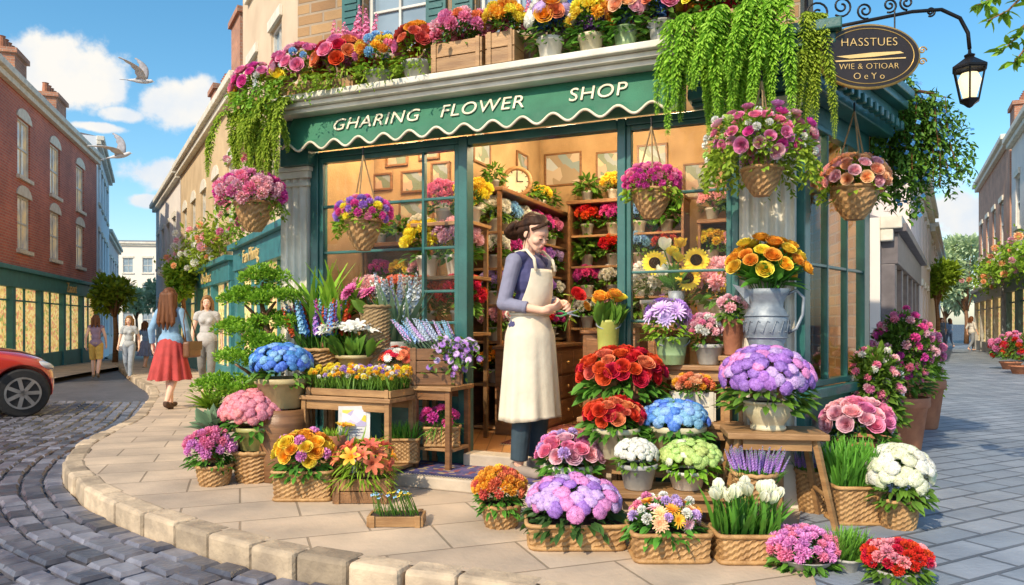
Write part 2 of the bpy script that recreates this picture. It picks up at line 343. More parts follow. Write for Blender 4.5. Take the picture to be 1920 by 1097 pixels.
def human(label,loc,rz,sc=1.,J=STAND,hair=m_hairB,style='long',top=None,sleeve=.5,toplen=.92,bottom=('trousers',None,.1),shoe=None,vox=.011,headM=None,group=None,hands=None,sleevem=None,cat='person'):
    root=thing('person',label,cat,loc,rz,group); root.scale=(sc,)*3
    V={k:np.array(v,float) for k,v in J.items()}
    b=Blob()
    def torso(q,e):
        q.ell((0,.0,1.25),(.126+e,.088+e,.155)); q.ell((0,.0,1.08),(.104+e,.08+e,.14)); q.ell((0,.01,.93),(.148+e,.104+e,.115))
        q.ell((.055,-.058,1.235),(.052+e*.5,.046+e,.054)); q.ell((-.055,-.058,1.235),(.052+e*.5,.046+e,.054))
        for S in 'LR':
            sx=1 if S=='L' else -1
            q.cap((sx*.05,.01,1.375),V['sh'+S],.039+e,.041+e)
    torso(b,0)
    for S,sx in (('L',1),('R',-1)):
        b.cap(V['sh'+S],V['el'+S],.042,.033); b.cap(V['el'+S],V['wr'+S],.034,.022)
        d=V['wr'+S]-V['el'+S]
        h=(hands or {}).get(S,(d,(-sx,-.3,0),30))
        hand(b,V['wr'+S],h[0],h[1],h[3] if len(h)>3 else sx,h[2])
        mid=(V['kn'+S]*.62+V['an'+S]*.38)+np.array([0,.015,0])
        b.cap(V['hip'+S],V['kn'+S],.082,.054); b.cap(V['kn'+S],mid,.052,.052); b.cap(mid,V['an'+S],.052,.033)
        b.cap(V['an'+S]+np.array([0,.02,-.045]),V['to'+S],.034,.026)
    b.cap((0,.02,1.36),(0,.005,1.47),.044,.039)
    HM=headM or Matrix(); b.M=HM
    b.ell((0,.015,1.578),(.071,.089,.081)); b.ell((0,-.035,1.565),(.058,.052,.052)); b.ell((0,-.030,1.530),(.056,.056,.060))
    for s in(1,-1): b.ell((s*.032,-.058,1.517),(.026,.026,.024)); b.cap((s*.045,-.01,1.50),(s*.016,-.062,1.462),.018,.015)
    b.ell((0,-.058,1.487),(.035,.032,.030)); b.ell((0,-.070,1.457),(.016,.016,.013)); b.cap((0,0,1.44),(0,0,1.5),.039,.044)
    b.cap((0,-.080,1.548),(0,-.096,1.520),.006,.009); b.ell((0,-.097,1.519),(.009,.008,.007))
    for s in(1,-1): b.ell((s*.0085,-.092,1.516),(.007,.008,.006)); b.ell((s*.069,.012,1.533),(.010,.018,.028))
    b.ell((0,-.088,1.4955),(.019,.010,.006)); b.ell((0,-.086,1.485),(.016,.010,.006))
    body=b.build('body',m_skin,root,vox,2)
    def face(nm,mb,mt): 
        v=np.concatenate(mb.v); H=np.array(HM); mb.v=[v@H[:3,:3].T+H[:3,3]]; return mb.build(nm,mt,root,True)
    for sx in (1,-1):
        q=Blob(); q.ell((sx*.029,-.0805,1.539),(.0135,.008,.0065),n=12); e=face('eye',q.mb,m_eye)
        q=Blob(); q.ell((sx*.029,-.0865,1.537),(.0062,.003,.0058),n=10); ir=face('iris',q.mb,m_iris); ir.parent=e
        if style=='bun': q=Blob(); q.ell((sx*.029,-.0812,1.5425),(.0148,.0085,.0055),n=12); face('eyelid',q.mb,m_skin)
        mb=MB(); mb.tube([(sx*.015,-.0875,1.5385),(sx*.024,-.0912,1.5392),(sx*.034,-.0905,1.5388),(sx*.046,-.081,1.5375)],(.0010,.0016,.0018,.0012),6); face('eyelash',mb,m_iris)
        mb=MB(); mb.tube([(sx*.014,-.0885,1.5585),(sx*.028,-.0895,1.563),(sx*.046,-.077,1.559)],(.0011,.0015,.0008),6); face('eyebrow',mb,hair)
    q=Blob(); q.ell((0,-.0945,1.4955),(.0185,.006,.0042),n=12); q.ell((0,-.0925,1.4865),(.0155,.0065,.005),n=12); face('lips',q.mb,m_lip)
    h=Blob(); h.M=HM
    if style!='bun':
        h.ell((0,.03,1.6),(.083,.096,.078)); h.ell((0,.06,1.55),(.078,.062,.09))
        for sx in (1,-1):
            h.cap((0,-.062,1.632),(sx*.07,-.035,1.565),.022,.015); h.cap((sx*.072,-.02,1.58),(sx*.076,0,1.5),.018,.012)
    if style=='long':
        for x in (-.06,-.02,.02,.06): h.cap((x,.085,1.57),(x*1.7,.125,1.2+abs(x)*.5),.045,.03); h.cap((x*1.7,.125,1.2),(x*1.4+.01,.115,1.08+abs(x)),.03,.012)
        for sx in (1,-1): h.cap((sx*.075,.03,1.56),(sx*.1,.05,1.28),.034,.02)
    elif style=='mid':
        for x in (-.06,0,.06): h.cap((x,.075,1.56),(x*1.4,.09,1.36),.045,.025)
        for sx in (1,-1): h.cap((sx*.072,.01,1.57),(sx*.088,-.01,1.36),.028,.018)
    else:
        h.ell((0,.045,1.592),(.075,.083,.079)); h.ell((0,.066,1.545),(.070,.060,.076))
        for i in range(25):
            a=R(-88+176*i/24); s_,c_=math.sin(a),math.cos(a); w_=.003*math.sin(i*2.3)
            p=[(.062*s_,-.058*c_**.5+.014*abs(s_),1.600+.040*c_),(.0775*s_,-.010+.03*abs(s_),1.592+.074*c_+w_),(.080*s_,.055,1.570+.080*c_+w_),(.063*s_,.116,1.540+.044*c_),(.018*s_,.150,1.505)]
            for u in range(4): h.cap(p[u],p[u+1],(.0075,.0100,.0105,.010)[u],(.0100,.0105,.010,.009)[u],n=8)
        for s in(1,-1): h.cap((s*.070,.014,1.568),(s*.066,.07,1.525),.017,.022)
        for i in range(18):
            a=i*.75; h.cap((.048*math.cos(a),.185+.016*math.sin(2*a),1.495+.048*math.sin(a)),(.048*math.cos(a+.7),.185+.016*math.sin(2*a+1.4),1.495+.048*math.sin(a+.7)),.023,.021,n=8)
        h.ell((0,.185,1.495),(.058,.045,.058)); h.cap((0,.11,1.525),(0,.165,1.50),.038,.036)
        for sx in(1,-1):
            p=[(.012,-.056,1.642),(sx*.032+.004,-.074,1.630),(sx*.058,-.060,1.604),(sx*.071,-.026,1.572)]
            for o in(-.002,.003,.008):
                for u in range(3): h.cap((p[u][0],p[u][1]+o*.5,p[u][2]+o),(p[u+1][0],p[u+1][1]+o,p[u+1][2]+o),.0078-.0010*u,.0070-.0010*u,n=8)
            h.cap((sx*.073,-.004,1.565),(sx*.077,-.010,1.49),.0055,.0045,n=8); h.cap((sx*.077,-.010,1.49),(sx*.066,-.016,1.43),.0045,.002,n=8)
        for sx,yy in((.03,.10),(-.035,.095),(.0,.11)): h.cap((sx,yy,1.50),(sx*1.2,yy-.01,1.425),.006,.002,n=8)
    h.build('hair',hair,root,.0042 if style=='bun' else .008,1 if style=='bun' else 2)
    if top:
        q=Blob(); torso(q,.012)
        if toplen<.9: q.ell((0,.005,.93),(.172,.126,.16))
        if sleevem is None:
            for S in 'LR':
                if sleeve>0:
                    u=min(1,sleeve*2); e=V['sh'+S]+(V['el'+S]-V['sh'+S])*u
                    q.cap(V['sh'+S],e,.058,.056-.008*u,True)
                    if sleeve>.5: e2=V['el'+S]+(V['wr'+S]-V['el'+S])*(sleeve*2-1); q.ell(V['el'+S],.050); q.cap(V['el'+S],e2,.050,.040,True)
        q.build('top',top,root,vox*.9,2)
        if sleevem:
            for S in 'LR':
                q=Blob(); q.ell(V['sh'+S],.055); q.cap(V['sh'+S],V['el'+S],.053,.044,True); q.ell(V['el'+S],.045)
                e2=V['el'+S]+(V['wr'+S]-V['el'+S])*(sleeve*2-1); q.cap(V['el'+S],e2,.045,.035,True); dd=nrm(e2-V['el'+S]); q.cap(e2-dd*.02,e2,.040,.039,True); q.build('sleeve',sleevem,root,vox*.9,2)
    kind,bm_,hem=bottom
    if kind in('trousers','shorts'):
        q=Blob(); q.ell((0,.01,.93),(.160,.116,.10)); 
        for S in 'LR':
            if hem<.47:
                f=(V['kn'+S][2]-hem)/(V['kn'+S][2]-V['an'+S][2]); e=V['kn'+S]+(V['an'+S]-V['kn'+S])*min(1,f)
                q.cap(V['hip'+S],V['kn'+S],.092,.068); q.cap(V['kn'+S],e,.068,.056,True)
            else:
                f=(V['hip'+S][2]-hem)/(V['hip'+S][2]-V['kn'+S][2]); e=V['hip'+S]+(V['kn'+S]-V['hip'+S])*f; q.cap(V['hip'+S],e,.096,.085,True); q.ell(V['hip'+S],.096)
        q.build(kind,bm_,root,vox,2)
    else:
        mb=MB(); v=[];f=[];n=96;m=14; cx=np.array([0,(V['anL'][1]+V['anR'][1])*.25])
        for j in range(m+1):
            u=j/m; z=1.0+(hem-1.0)*u
            for i in range(n):
                a=2*PI*i/n; fl=1+.11*u*math.cos(13*a)+.04*u*math.sin(5*a+1)
                v.append(((.14+.12*u**.8)*math.cos(a)*fl,(.112+.14*u**.8)*math.sin(a)*fl+cx[1]*u,z+.008*u*math.sin(7*a)))
        for j in range(m):
            for i in range(n): f.append((j*n+i,j*n+(i+1)%n,(j+1)*n+(i+1)%n,(j+1)*n+i))
        mb.add(v,f); mb.build('skirt',bm_,root,True)
    if shoe:
        for S in 'LR':
            q=Blob(); q.cap(V['an'+S]+np.array([0,.025,-.05]),V['to'+S]+np.array([0,-.012,0]),.04,.032); q.cap(V['an'+S]+np.array([0,.03,-.05]),V['an'+S]+np.array([0,.015,-.015]),.04,.04,True); q.build('shoe',shoe,root,vox,2)
    return root
# the florist
LX,LY,LZ=.115,4.76,.085
LJ=dict(STAND,elR=(-.195,.055,1.085),wrR=(-.085,-.17,1.04),elL=(.20,.015,1.09),wrL=(.075,-.205,1.085),toL=(.12,-.12,.03),toR=(-.10,-.12,.03))
piv=Matrix.Translation((0,.01,1.44)); HM=piv@Euler((R(27),R(0),R(-4))).to_matrix().to_4x4()@piv.inverted()
lady=human('florist with dark bun and cream apron in the doorway, bowing over a red rose',(LX,LY,LZ),R(50),1.0,LJ,m_hairD,'bun',cl('navy_knit',(.07,.07,.19)),.80,.95,
  ('trousers',cl('dark_denim',(.04,.07,.095)),.1),cl('grey_canvas_shoe',(.36,.29,.24)),.0055,HM,
  hands={'R':((.55,-.8,.25),(.55,.35,.75),52,-1),'L':((-.45,-.85,-.15),(-.75,.15,-.6),52,1)},sleevem=cl('blue_grey_knit',(.27,.27,.38)))
mb=MB(); v=[];f=[];n=56;m=40
for j in range(m+1):
    u=j/m; z=.36+(1.30-.36)*u
    if z<1.02: w=(1.02-z)/.66; A=R(132-10*w); rx=.130+.044*w+.036*min(1,w*5); ry=.108+.050*w+.030*min(1,w*5)
    else: w=(z-1.02)/.28; A=R(95-52*w**.7); rx=.130+.026*w; ry=.108+.032*math.sin(PI*min(1,w*.9))+.012*w
    for i in range(n+1):
        a=-A+2*A*i/n; fl=1+(.040*w*math.cos(9*a+.5)+.02*w*math.sin(17*a)) if z<1.02 else 1
        v.append((rx*math.sin(a)*fl,-ry*math.cos(a)*fl,z+(.012*math.cos(a*2) if j==0 else 0)))
for j in range(m):
    for i in range(n): f.append((j*(n+1)+i,j*(n+1)+i+1,(j+1)*(n+1)+i+1,(j+1)*(n+1)+i))
mb.add(v,f); ap=mb.build('apron',m_cloth,lady,True,solid=.004)
for sx in(1,-1):
    mb=MB(); mb.tube([(sx*.1,-.126,1.29),(sx*.095,-.108,1.36),(sx*.085,-.04,1.42),(sx*.078,.05,1.41),(sx*.03,.108,1.32),(-sx*.08,.105,1.15),(-sx*.12,.066,1.02)],.011,6); s_=mb.build('strap',m_cloth,ap,True)
mb=MB(); mb.tube([(.136*math.sin(a),.114*-math.cos(a),1.02) for a in np.linspace(0,2*PI,30)[:-1]],.011,6,True)
for s in(-1,1): mb.tube([(.0,.114,1.02),(s*.05,.14,1.05),(s*.075,.14,1.02),(s*.04,.138,.99),(0,.12,1.02)],.008,6); mb.tube([(0,.12,1.02),(s*.02,.145,.92),(s*.035,.155,.78)],.008,6)
mb.build('waist_tie',m_cloth,ap,True)
# street walkers
w1=human('woman seen from behind in blue blouse and pleated red skirt, long brown hair',(at(320,768,10.2).x,10.2,gz(-4.6,10.2)-.03),R(176),1.0,WALK,m_hairB,'long',cl('blue_blouse',(.26,.44,.64)),.9,.85,('skirt',cl('red_skirt',(.50,.06,.055)),.42),cl('brown_leather_shoe',(.10,.05,.03)))
w2=human('woman facing us in pale grey top and rolled grey trousers beside the red skirt woman',(at(388,725,12.6).x,12.6,gz(-5.1,12.6)+.01),R(14),1.0,WALK,m_hairL,'mid',cl('pale_grey_top',(.54,.52,.50)),.2,.85,('trousers',cl('grey_trousers',(.22,.21,.19)),.24),None)
w3=human('woman in mauve vest and yellow shorts walking away on the far left pavement',(at(180,705,19.6).x,19.6,gz(-10,19.6)-.09),R(200),1.0,WALK,m_hairB,'mid',cl('mauve_vest',(.36,.24,.32)),.0,.9,('shorts',cl('yellow_shorts',(.74,.45,.10)),.5),cl('tan_shoe_a',(.3,.2,.12)))
w4=human('fair haired woman in grey overalls walking towards us down the street',(at(242,710,19.4).x,19.4,gz(-10,19.4)-.12),R(8),1.0,WALK,m_hairL,'mid',cl('grey_shirt',(.46,.48,.50)),.3,.9,('trousers',cl('grey_overall',(.32,.36,.42)),.1),cl('tan_shoe_b',(.3,.2,.12)))
w5=human('distant walker in a blue top and dark skirt behind the woman in overalls',(at(273,690,25).x,25,gz(-12,25)-.12),R(175),1.0,WALK,m_hairB,'mid',cl('blue_top',(.2,.32,.52)),.4,.9,('skirt',cl('slate_skirt',(.22,.25,.38)),.5),cl('dark_shoe',(.05,.05,.05)))
for i,(px,Y,lab,tc,bc) in enumerate([(1766,40,'far walker in dark clothes at the end of the alley, left of a pair',(.16,.2,.26),(.12,.15,.2)),(1780,42,'far walker in blue at the end of the alley, right of a pair',(.25,.35,.5),(.16,.2,.27)),
     (1822,36,'lone walker in white shirt crossing the far end of the alley',(.66,.64,.6),(.25,.28,.33)),(1850,46,'far walker in grey close to the orange brick house',(.36,.36,.38),(.2,.2,.25))]):
    x=(px-960)/F*Y
    human(lab,(x,Y,gz(x,Y)),R((10,190,100,170)[i]),1.0,WALK,m_hairB,'mid',cl('far_top',tc),.6,.88,('trousers',cl('far_trousers',bc),.1),None,.016)
bagp=Vector(w1.location)+Vector((.30,-.02,.72))
bag=thing('handbag','brown leather handbag hanging from the shoulder of the red skirt woman','bag',bagp,R(80))
mb=MB(); mb.box(-.15,.15,-.05,.05,0,.22); mb.build('bag_body',mk('brown_leather',(.20,.08,.03),None,.45,9,.3),bag,bev=.03)
mb=MB(); mb.box(-.152,.152,-.058,-.052,.10,.222); mb.build('flap',mk('dark_leather',(.13,.05,.02),None,.45,9,.3),bag,bev=.003)
mb=MB(); mb.tube([(-.13,0,.2),(-.1,.06,.5),(0,.1,.66),(.08,.06,.5),(.13,0,.2)],.008,6); mb.build('strap',bpy.data.materials['dark_leather'],bag,True)
# ---------------------------------------------------------------- lettering
def text(body,size,mat,name,parent,loc,rot,ext=.004,sp=1.,sx=1.,off=0.):
    cu=bpy.data.curves.new(name,'FONT'); cu.body=body; cu.size=size; cu.extrude=ext; cu.align_x='CENTER'; cu.align_y='CENTER'; cu.space_character=sp; cu.resolution_u=4; cu.offset=off
    o=bpy.data.objects.new(name,cu); C.link(o); dg=bpy.context.evaluated_depsgraph_get(); dg.update()
    me=bpy.data.meshes.new_from_object(o.evaluated_get(dg)); bpy.data.objects.remove(o)
    me.materials.clear(); me.materials.append(mat)
    q=bpy.data.objects.new(name,me); C.link(q); q.parent=parent; q.location=loc; q.rotation_euler=rot; q.scale=(sx,1,1); return q
# ---------------------------------------------------------------- flower templates
def petal(L,W,a0,a1,cup=.2,nl=4,r0=0.,z0=0.,ti=(.1,1.)):
    v=[];t=[];y=r0;z=z0
    for i in range(nl+1):
        u=i/nl; a=R(a0+(a1-a0)*u)
        if i: y+=L/nl*math.cos(a); z+=L/nl*math.sin(a)
        e=(u-.62)/(.62 if u<.62 else .42); w=W*max(.16,math.sqrt(max(0,1-e*e)))
        for s in(-1,0,1):
            o=cup*w*s*s
            v.append((w*s,y-math.sin(a)*o,z+math.cos(a)*o)); t.append(ti[0]+(ti[1]-ti[0])*u)
    f=[(i*3+j,i*3+j+1,i*3+j+4,i*3+j+3) for i in range(nl) for j in(0,1)]
    return np.array(v),f,np.array(t)
class TP:
    def __init__(s): s.v=[];s.f=[];s.t=[];s.n=0
    def put(s,p,ang,sc=1.,off=(0,0,0),M=None):
        v,f,t=p; c,q=math.cos(ang),math.sin(ang)
        w=v@np.array([[c,q,0],[-q,c,0],[0,0,1]])*sc
        if M is not None: w=w@np.array(M).T
        s.v.append(w+np.array(off)); s.f+=[tuple(i+s.n for i in g) for g in f]; s.t.append(t); s.n+=len(v)
    def done(s,norm=True):
        v=np.concatenate(s.v)
        if norm: v=v/np.max(np.hypot(v[:,0],v[:,1]))
        return v,s.f,np.concatenate(s.t)
T={}
def rosepetal(rad,h,arc,flare,ti):
    v=[];t=[];nl=5;nw=6
    for i in range(nl+1):
        u=i/nl; prof=rad*math.sin(PI*.5*min(1,.25+1.05*u))
        if u>.7: prof+=flare*((u-.7)/.3)**1.5
        z=h*(u**.85)-(.10*h*((u-.75)/.25)**2*(flare*6) if u>.75 else 0)
        ar=arc*(1 if u<.7 else 1-.55*((u-.7)/.3)**2)
        for j in range(nw+1):
            s=-1+2*j/nw; a=ar*s; rr=prof*(1+.06*abs(s)); zz=z-.10*h*s*s*(u**2)
            v.append((rr*math.sin(a),rr*math.cos(a),zz)); t.append(ti[0]+(ti[1]-ti[0])*u)
    f=[(i*(nw+1)+j,i*(nw+1)+j+1,(i+1)*(nw+1)+j+1,(i+1)*(nw+1)+j) for i in range(nl) for j in range(nw)]
    return np.array(v),f,np.array(t)
tp=TP()
for ring,(rad,h,n,arc,flare) in enumerate(((.10,.78,3,1.3,.0),(.22,.84,3,1.2,.02),(.36,.86,4,1.05,.03),(.52,.83,5,.95,.05),(.68,.75,5,.95,.08),(.82,.60,6,.88,.11))):
    for i in range(n): tp.put(rosepetal(rad*rnd.uniform(.95,1.05),h*rnd.uniform(.94,1.04),arc,flare,(.0+.04*ring,.42+.1*ring)),2*PI*i/n+ring*.6)
T['rose']=tp.done()
def onsphere(tpl,n,zmin,sc,rad=.45,spread=.25,zc=.45):
    mb=MB(); d=fib(n,zmin); scatY(mb,tpl,d*rad*np.array([1,1,.85])+np.array([0,0,zc]),d+rng.normal(0,spread,(n,3)),sc,.8,.12)
    v=np.concatenate(mb.v); v=v/np.max(np.hypot(v[:,0],v[:,1])); return v,mb.f,np.concatenate(mb.t)
T['pompom']=onsphere(petal(1,.30,0,35,.3,2,0,0,(.05,1.)),80,-.35,.6)
T['mum']=onsphere(petal(1,.16,0,50,.5,3,0,0,(.0,1.)),90,-.3,.75,.3,.12)
fl=TP()
for k in range(4): fl.put(petal(.9,.5,14,-10,.1,2,.06,0,(.05,.95)),k*PI/2)
flor=fl.done(); T['floret']=flor
mb=MB(); d=fib(120,-.1); scatZ(mb,flor,d*np.array([.9,.9,.5])+np.array([0,0,.2]),d*np.array([1,1,1.6])+rng.normal(0,.25,(120,3)),.155,.35)
v=np.concatenate(mb.v); T['mophead']=(v/np.max(np.hypot(v[:,0],v[:,1])),mb.f,np.concatenate(mb.t))
def disc(r,h,n=12,t=0.):
    v=[(0,0,h)]+[(r*math.cos(2*PI*i/n),r*math.sin(2*PI*i/n),h*.3) for i in range(n)]
    return np.array(v),[(0,1+i,1+(i+1)%n) for i in range(n)],np.full(n+1,t)
tp=TP()
for k in range(15): tp.put(petal(.85,.15,14,-4,.2,3,.2,0,(.45,1.)),k*2*PI/15)
for k in range(13): tp.put(petal(.65,.13,32,14,.2,3,.18,.04,(.45,.95)),k*2*PI/13+.2)
tp.put(disc(.26,.14),0); T['daisy']=tp.done()
tp=TP()
for k in range(22): tp.put(petal(.80,.15,10+rnd.uniform(-12,14),-8,.2,3,.32,0,(.3,1.)),k*2*PI/22)
T['sunflower']=tp.done()
T['seedhead']=disc(.46,.24,20,.5)
tp=TP()
for k in range(34): tp.put(petal(.9-.014*k,.10,8+k*2.0,k*1.6-10,.3,3,.12,.02,(.2,1.)),2.399*k)
tp.put(disc(.16,.2),0); T['dahlia']=tp.done()
tp=TP()
for k in range(6): tp.put(petal(1.25,.46,(72 if k%2 else 78),96,.55,4,.10,0,(.15,1.)),k*PI/3)
T['tulip']=(lambda r:(r[0]*.8,r[1],r[2]))(tp.done())
tp=TP()
for k in range(6): tp.put(petal(1.2,.24,68,5,.3,4,.05,0,(.1,1.)),k*PI/3)
tp.put(disc(.1,.4),0); T['lily']=tp.done()
tp=TP(); a=petal(1.0,.55,75,40,.9,5,.08,0,(.3,1.)); tp.put(a,0); tp.put(petal(.9,.5,80,95,.9,4,.1,0,(.3,1.)),PI); T['calla']=tp.done()
mb=MB(); n=46; u=np.linspace(.38,1,n); a=2.399*np.arange(n); rr=.055*(1.15-u)+.008
P_=np.stack([rr*np.cos(a),rr*np.sin(a),u],1); D_=np.stack([np.cos(a),np.sin(a),.6+0*a],1)
scatZ(mb,flor,P_,D_,.062*(1.25-u),.3); T['spike']=(np.concatenate(mb.v),mb.f,np.concatenate(mb.t))
mb=MB(); scatZ(mb,flor,P_*np.array([.55,.55,1]),D_,.040*(1.35-u),.3); T['lav']=(np.concatenate(mb.v),mb.f,np.concatenate(mb.t))
T['leaf']=(np.array([(0,0,0),(-.2,.35,.05),(0,.4,-.03),(.2,.35,.05),(-.16,.7,0),(0,.72,-.06),(.16,.7,0),(0,1,-.14)]),[(0,2,1),(0,3,2),(1,2,5,4),(2,3,6,5),(4,5,7),(5,6,7)],np.array([.2,.5,.35,.5,.7,.5,.7,.8]))
T['leafs']=(np.array([(0,0,0),(-.26,.5,.04),(0,1,-.06),(.26,.5,.04)]),[(0,3,2,1)],np.array([.2,.6,.8,.6]))
T['leafr']=(np.array([(0,0,0),(-.30,.3,.04),(-.24,.72,.02),(0,1,-.08),(.24,.72,.02),(.30,.3,.04)]),[(0,5,4,3),(0,3,2,1)],np.array([.1,.5,.8,1,.8,.5]))
T['leafn']=(np.array([(0,0,0),(-.15,.35,.04),(-.11,.75,.02),(0,1,-.10),(.11,.75,.02),(.15,.35,.04)]),[(0,5,4,3),(0,3,2,1)],np.array([.1,.5,.8,1,.8,.5]))
def blade(w,bend):
    v=[];t=[]
    for i in range(5):
        u=i/4; ww=w*(1-u**2.2)+.004; v+=[(-ww,u*(1-.12*bend*u),-bend*u*u),(ww,u*(1-.12*bend*u),-bend*u*u)]; t+=[.15+.7*u]*2
    return np.array(v),[(2*i,2*i+1,2*i+3,2*i+2) for i in range(4)],np.array(t)
T['blade']=blade(.03,.25); T['sword']=blade(.06,.3); T['palm']=blade(.05,.5)
_bm={}
def bloommesh(tpl,mat):
    k=(tpl,mat.name)
    if k not in _bm:
        v,f,t=T[tpl]; m=MB(); m.add(v,f,t); _bm[k]=m.mesh('bloom',mat,True)
    return _bm[k]
def bloom(parent,tpl,mat,pos,nor,size,name='bloom'):
    o=bpy.data.objects.new(name,bloommesh(tpl,mat)); o.parent=parent; o.location=pos
    q=Vector(nor).to_track_quat('Z','Y')@Quaternion((0,0,1),rnd.uniform(0,6.28)); o.rotation_mode='QUATERNION'; o.rotation_quaternion=q
    o.scale=(size,)*3; C.link(o); return o
# ---------------------------------------------------------------- pots
def loop(rx,ry,p,n):
    a=np.linspace(0,2*PI,721)[:-1]; c,s=np.cos(a),np.sin(a)
    pts=np.stack([rx*np.sign(c)*np.abs(c)**(2/p),ry*np.sign(s)*np.abs(s)**(2/p)],1)
    seg=np.linalg.norm(np.roll(pts,-1,0)-pts,axis=1); L=np.concatenate([[0],np.cumsum(seg)]); u=np.linspace(0,L[-1],n+1)[:-1]
    q=np.concatenate([pts,pts[:1]]); return np.stack([np.interp(u,L,q[:,0]),np.interp(u,L,q[:,1])],1)
def woven(mb,rx,ry,p,H,taper,amp=.004,n=56,z0=0,bulge=0):
    rows=max(5,int(H/.013)); v=[];t=[]
    for j in range(rows+1):
        u=j/rows; s=taper+(1-taper)*u+bulge*math.sin(PI*u); L=loop(rx*s,ry*s,p,n); nn=nrm(L)
        for i in range(n):
            k=((i//2)+j)%2; q=L[i]+nn[i]*amp*(1 if k else -1); v.append((q[0],q[1],z0+H*u)); t.append(.75 if k else .25)
    f=[(j*n+i,j*n+(i+1)%n,(j+1)*n+(i+1)%n,(j+1)*n+i) for j in range(rows) for i in range(n)]
    f.append(tuple(range(n))[::-1])
    mb.add(v,f,np.array(t))
def make_pot(root,kind,w,h,mat,d=None):
    r=w/2
    def soil(rx,ry,p,z):
        L=loop(rx,ry,p,24); m=MB(); m.add([(x,y,z) for x,y in L],[tuple(range(24))]); m.build('soil',m_soil,root)
    if kind=='basket':
        m=MB(); woven(m,r,r,2,h,.80,r*.03,48,0,.04); m.build('basket',mat,root)
        L=loop(r*1.02,r*1.02,2,28); m=MB(); m.tube([(x,y,h+.006*((i%2)*2-1)*.5) for i,(x,y) in enumerate(L)],r*.07+.004,6,True,.7); m.build('rim',mat,root,True)
        soil(r*.95,r*.95,2,h*.93)
    elif kind=='tray':
        ry=(d or w*.6)/2
        m=MB(); woven(m,r,ry,9,h,.94,.004,72); m.build('basket',mat,root)
        for z,nm in((h,'rim'),(.012,'base_band')):
            s=1.015 if nm=='rim' else .955
            L=loop(r*s,ry*s,9,48); m=MB(); m.tube([(x,y,z) for x,y in L],.011,6,True,.65); m.build(nm,mat,root,True)
        soil(r*.95,ry*.95,9,h*.92)
    elif kind=='crate':
        ry=(d or w*.55)/2; m=MB(); ns=max(1,int(h/.07)); hh=h/ns
        for i in range(ns):
            z0=i*hh+.003; z1=(i+1)*hh-.003; t=rnd.uniform(.3,.8)
            m.box(-r,r,-ry,-ry+.012,z0,z1,t=t); m.box(-r,r,ry-.012,ry,z0,z1,t=t); m.box(-r,-r+.012,-ry+.013,ry-.013,z0,z1,t=t*.9); m.box(r-.012,r,-ry+.013,ry-.013,z0,z1,t=t*.9)
        m.box(-r+.013,r-.013,-ry+.013,ry-.013,.004,.016)
        m.build('crate',mat,root,bev=.002)
        for sx in(-1,1):
            for sy in(-1,1): m=MB(); m.box(sx*(r-.028)-.014,sx*(r-.028)+.014,sy*(ry+.004)-.004,sy*(ry+.004)+.004,0,h+.004,t=.6); m.build('corner_batten',mat,root,bev=.002)
        soil(r*.93,ry*.9,9,h*.85)
    else:
        pr={'pot':[(0,0),(.64,0),(.70,.04),(.92,.80),(1.0,.82),(1.03,.86),(1.03,.98),(1.0,1),(.93,1),(.9,.86)],
            'bucket':[(0,0),(.72,0),(.74,.02),(.82,.33),(.845,.35),(.83,.37),(.97,.93),(1.03,.95),(1.03,1),(.97,1),(.94,.9)],
            'urn':[(0,0),(.72,0),(.76,.05),(.74,.12),(.66,.16),(.70,.22),(.9,.45),(.98,.70),(.92,.84),(1.0,.88),(1.05,.92),(1.05,.98),(.98,1),(.92,.92)],
            'bowl':[(0,0),(.55,0),(.60,.06),(.86,.55),(.98,.9),(1.02,.94),(1.0,1),(.94,.95)],
            'tub':[(0,0),(.86,0),(.88,.02),(.97,.22),(.985,.24),(.985,.32),(.98,.34),(1,.55),(.985,.72),(.985,.80),(.97,.82),(.9,1),(.84,1),(.82,.9)]}[kind]
        m=MB(); m.lathe([(a*r,b*h) for a,b in pr],32); m.build('pot' if kind!='bucket' else 'bucket',mat,root,True)
        if kind=='bucket':
            m=MB(); m.tube([(r*1.04*math.cos(a),-.02-r*.55*math.sin(a),h*.93-r*.5*math.sin(a)) for a in np.linspace(0,PI,14)],.004,6); m.build('handle',m_galv,root,True)
        soil(r*.9,r*.9,2,h*.9)
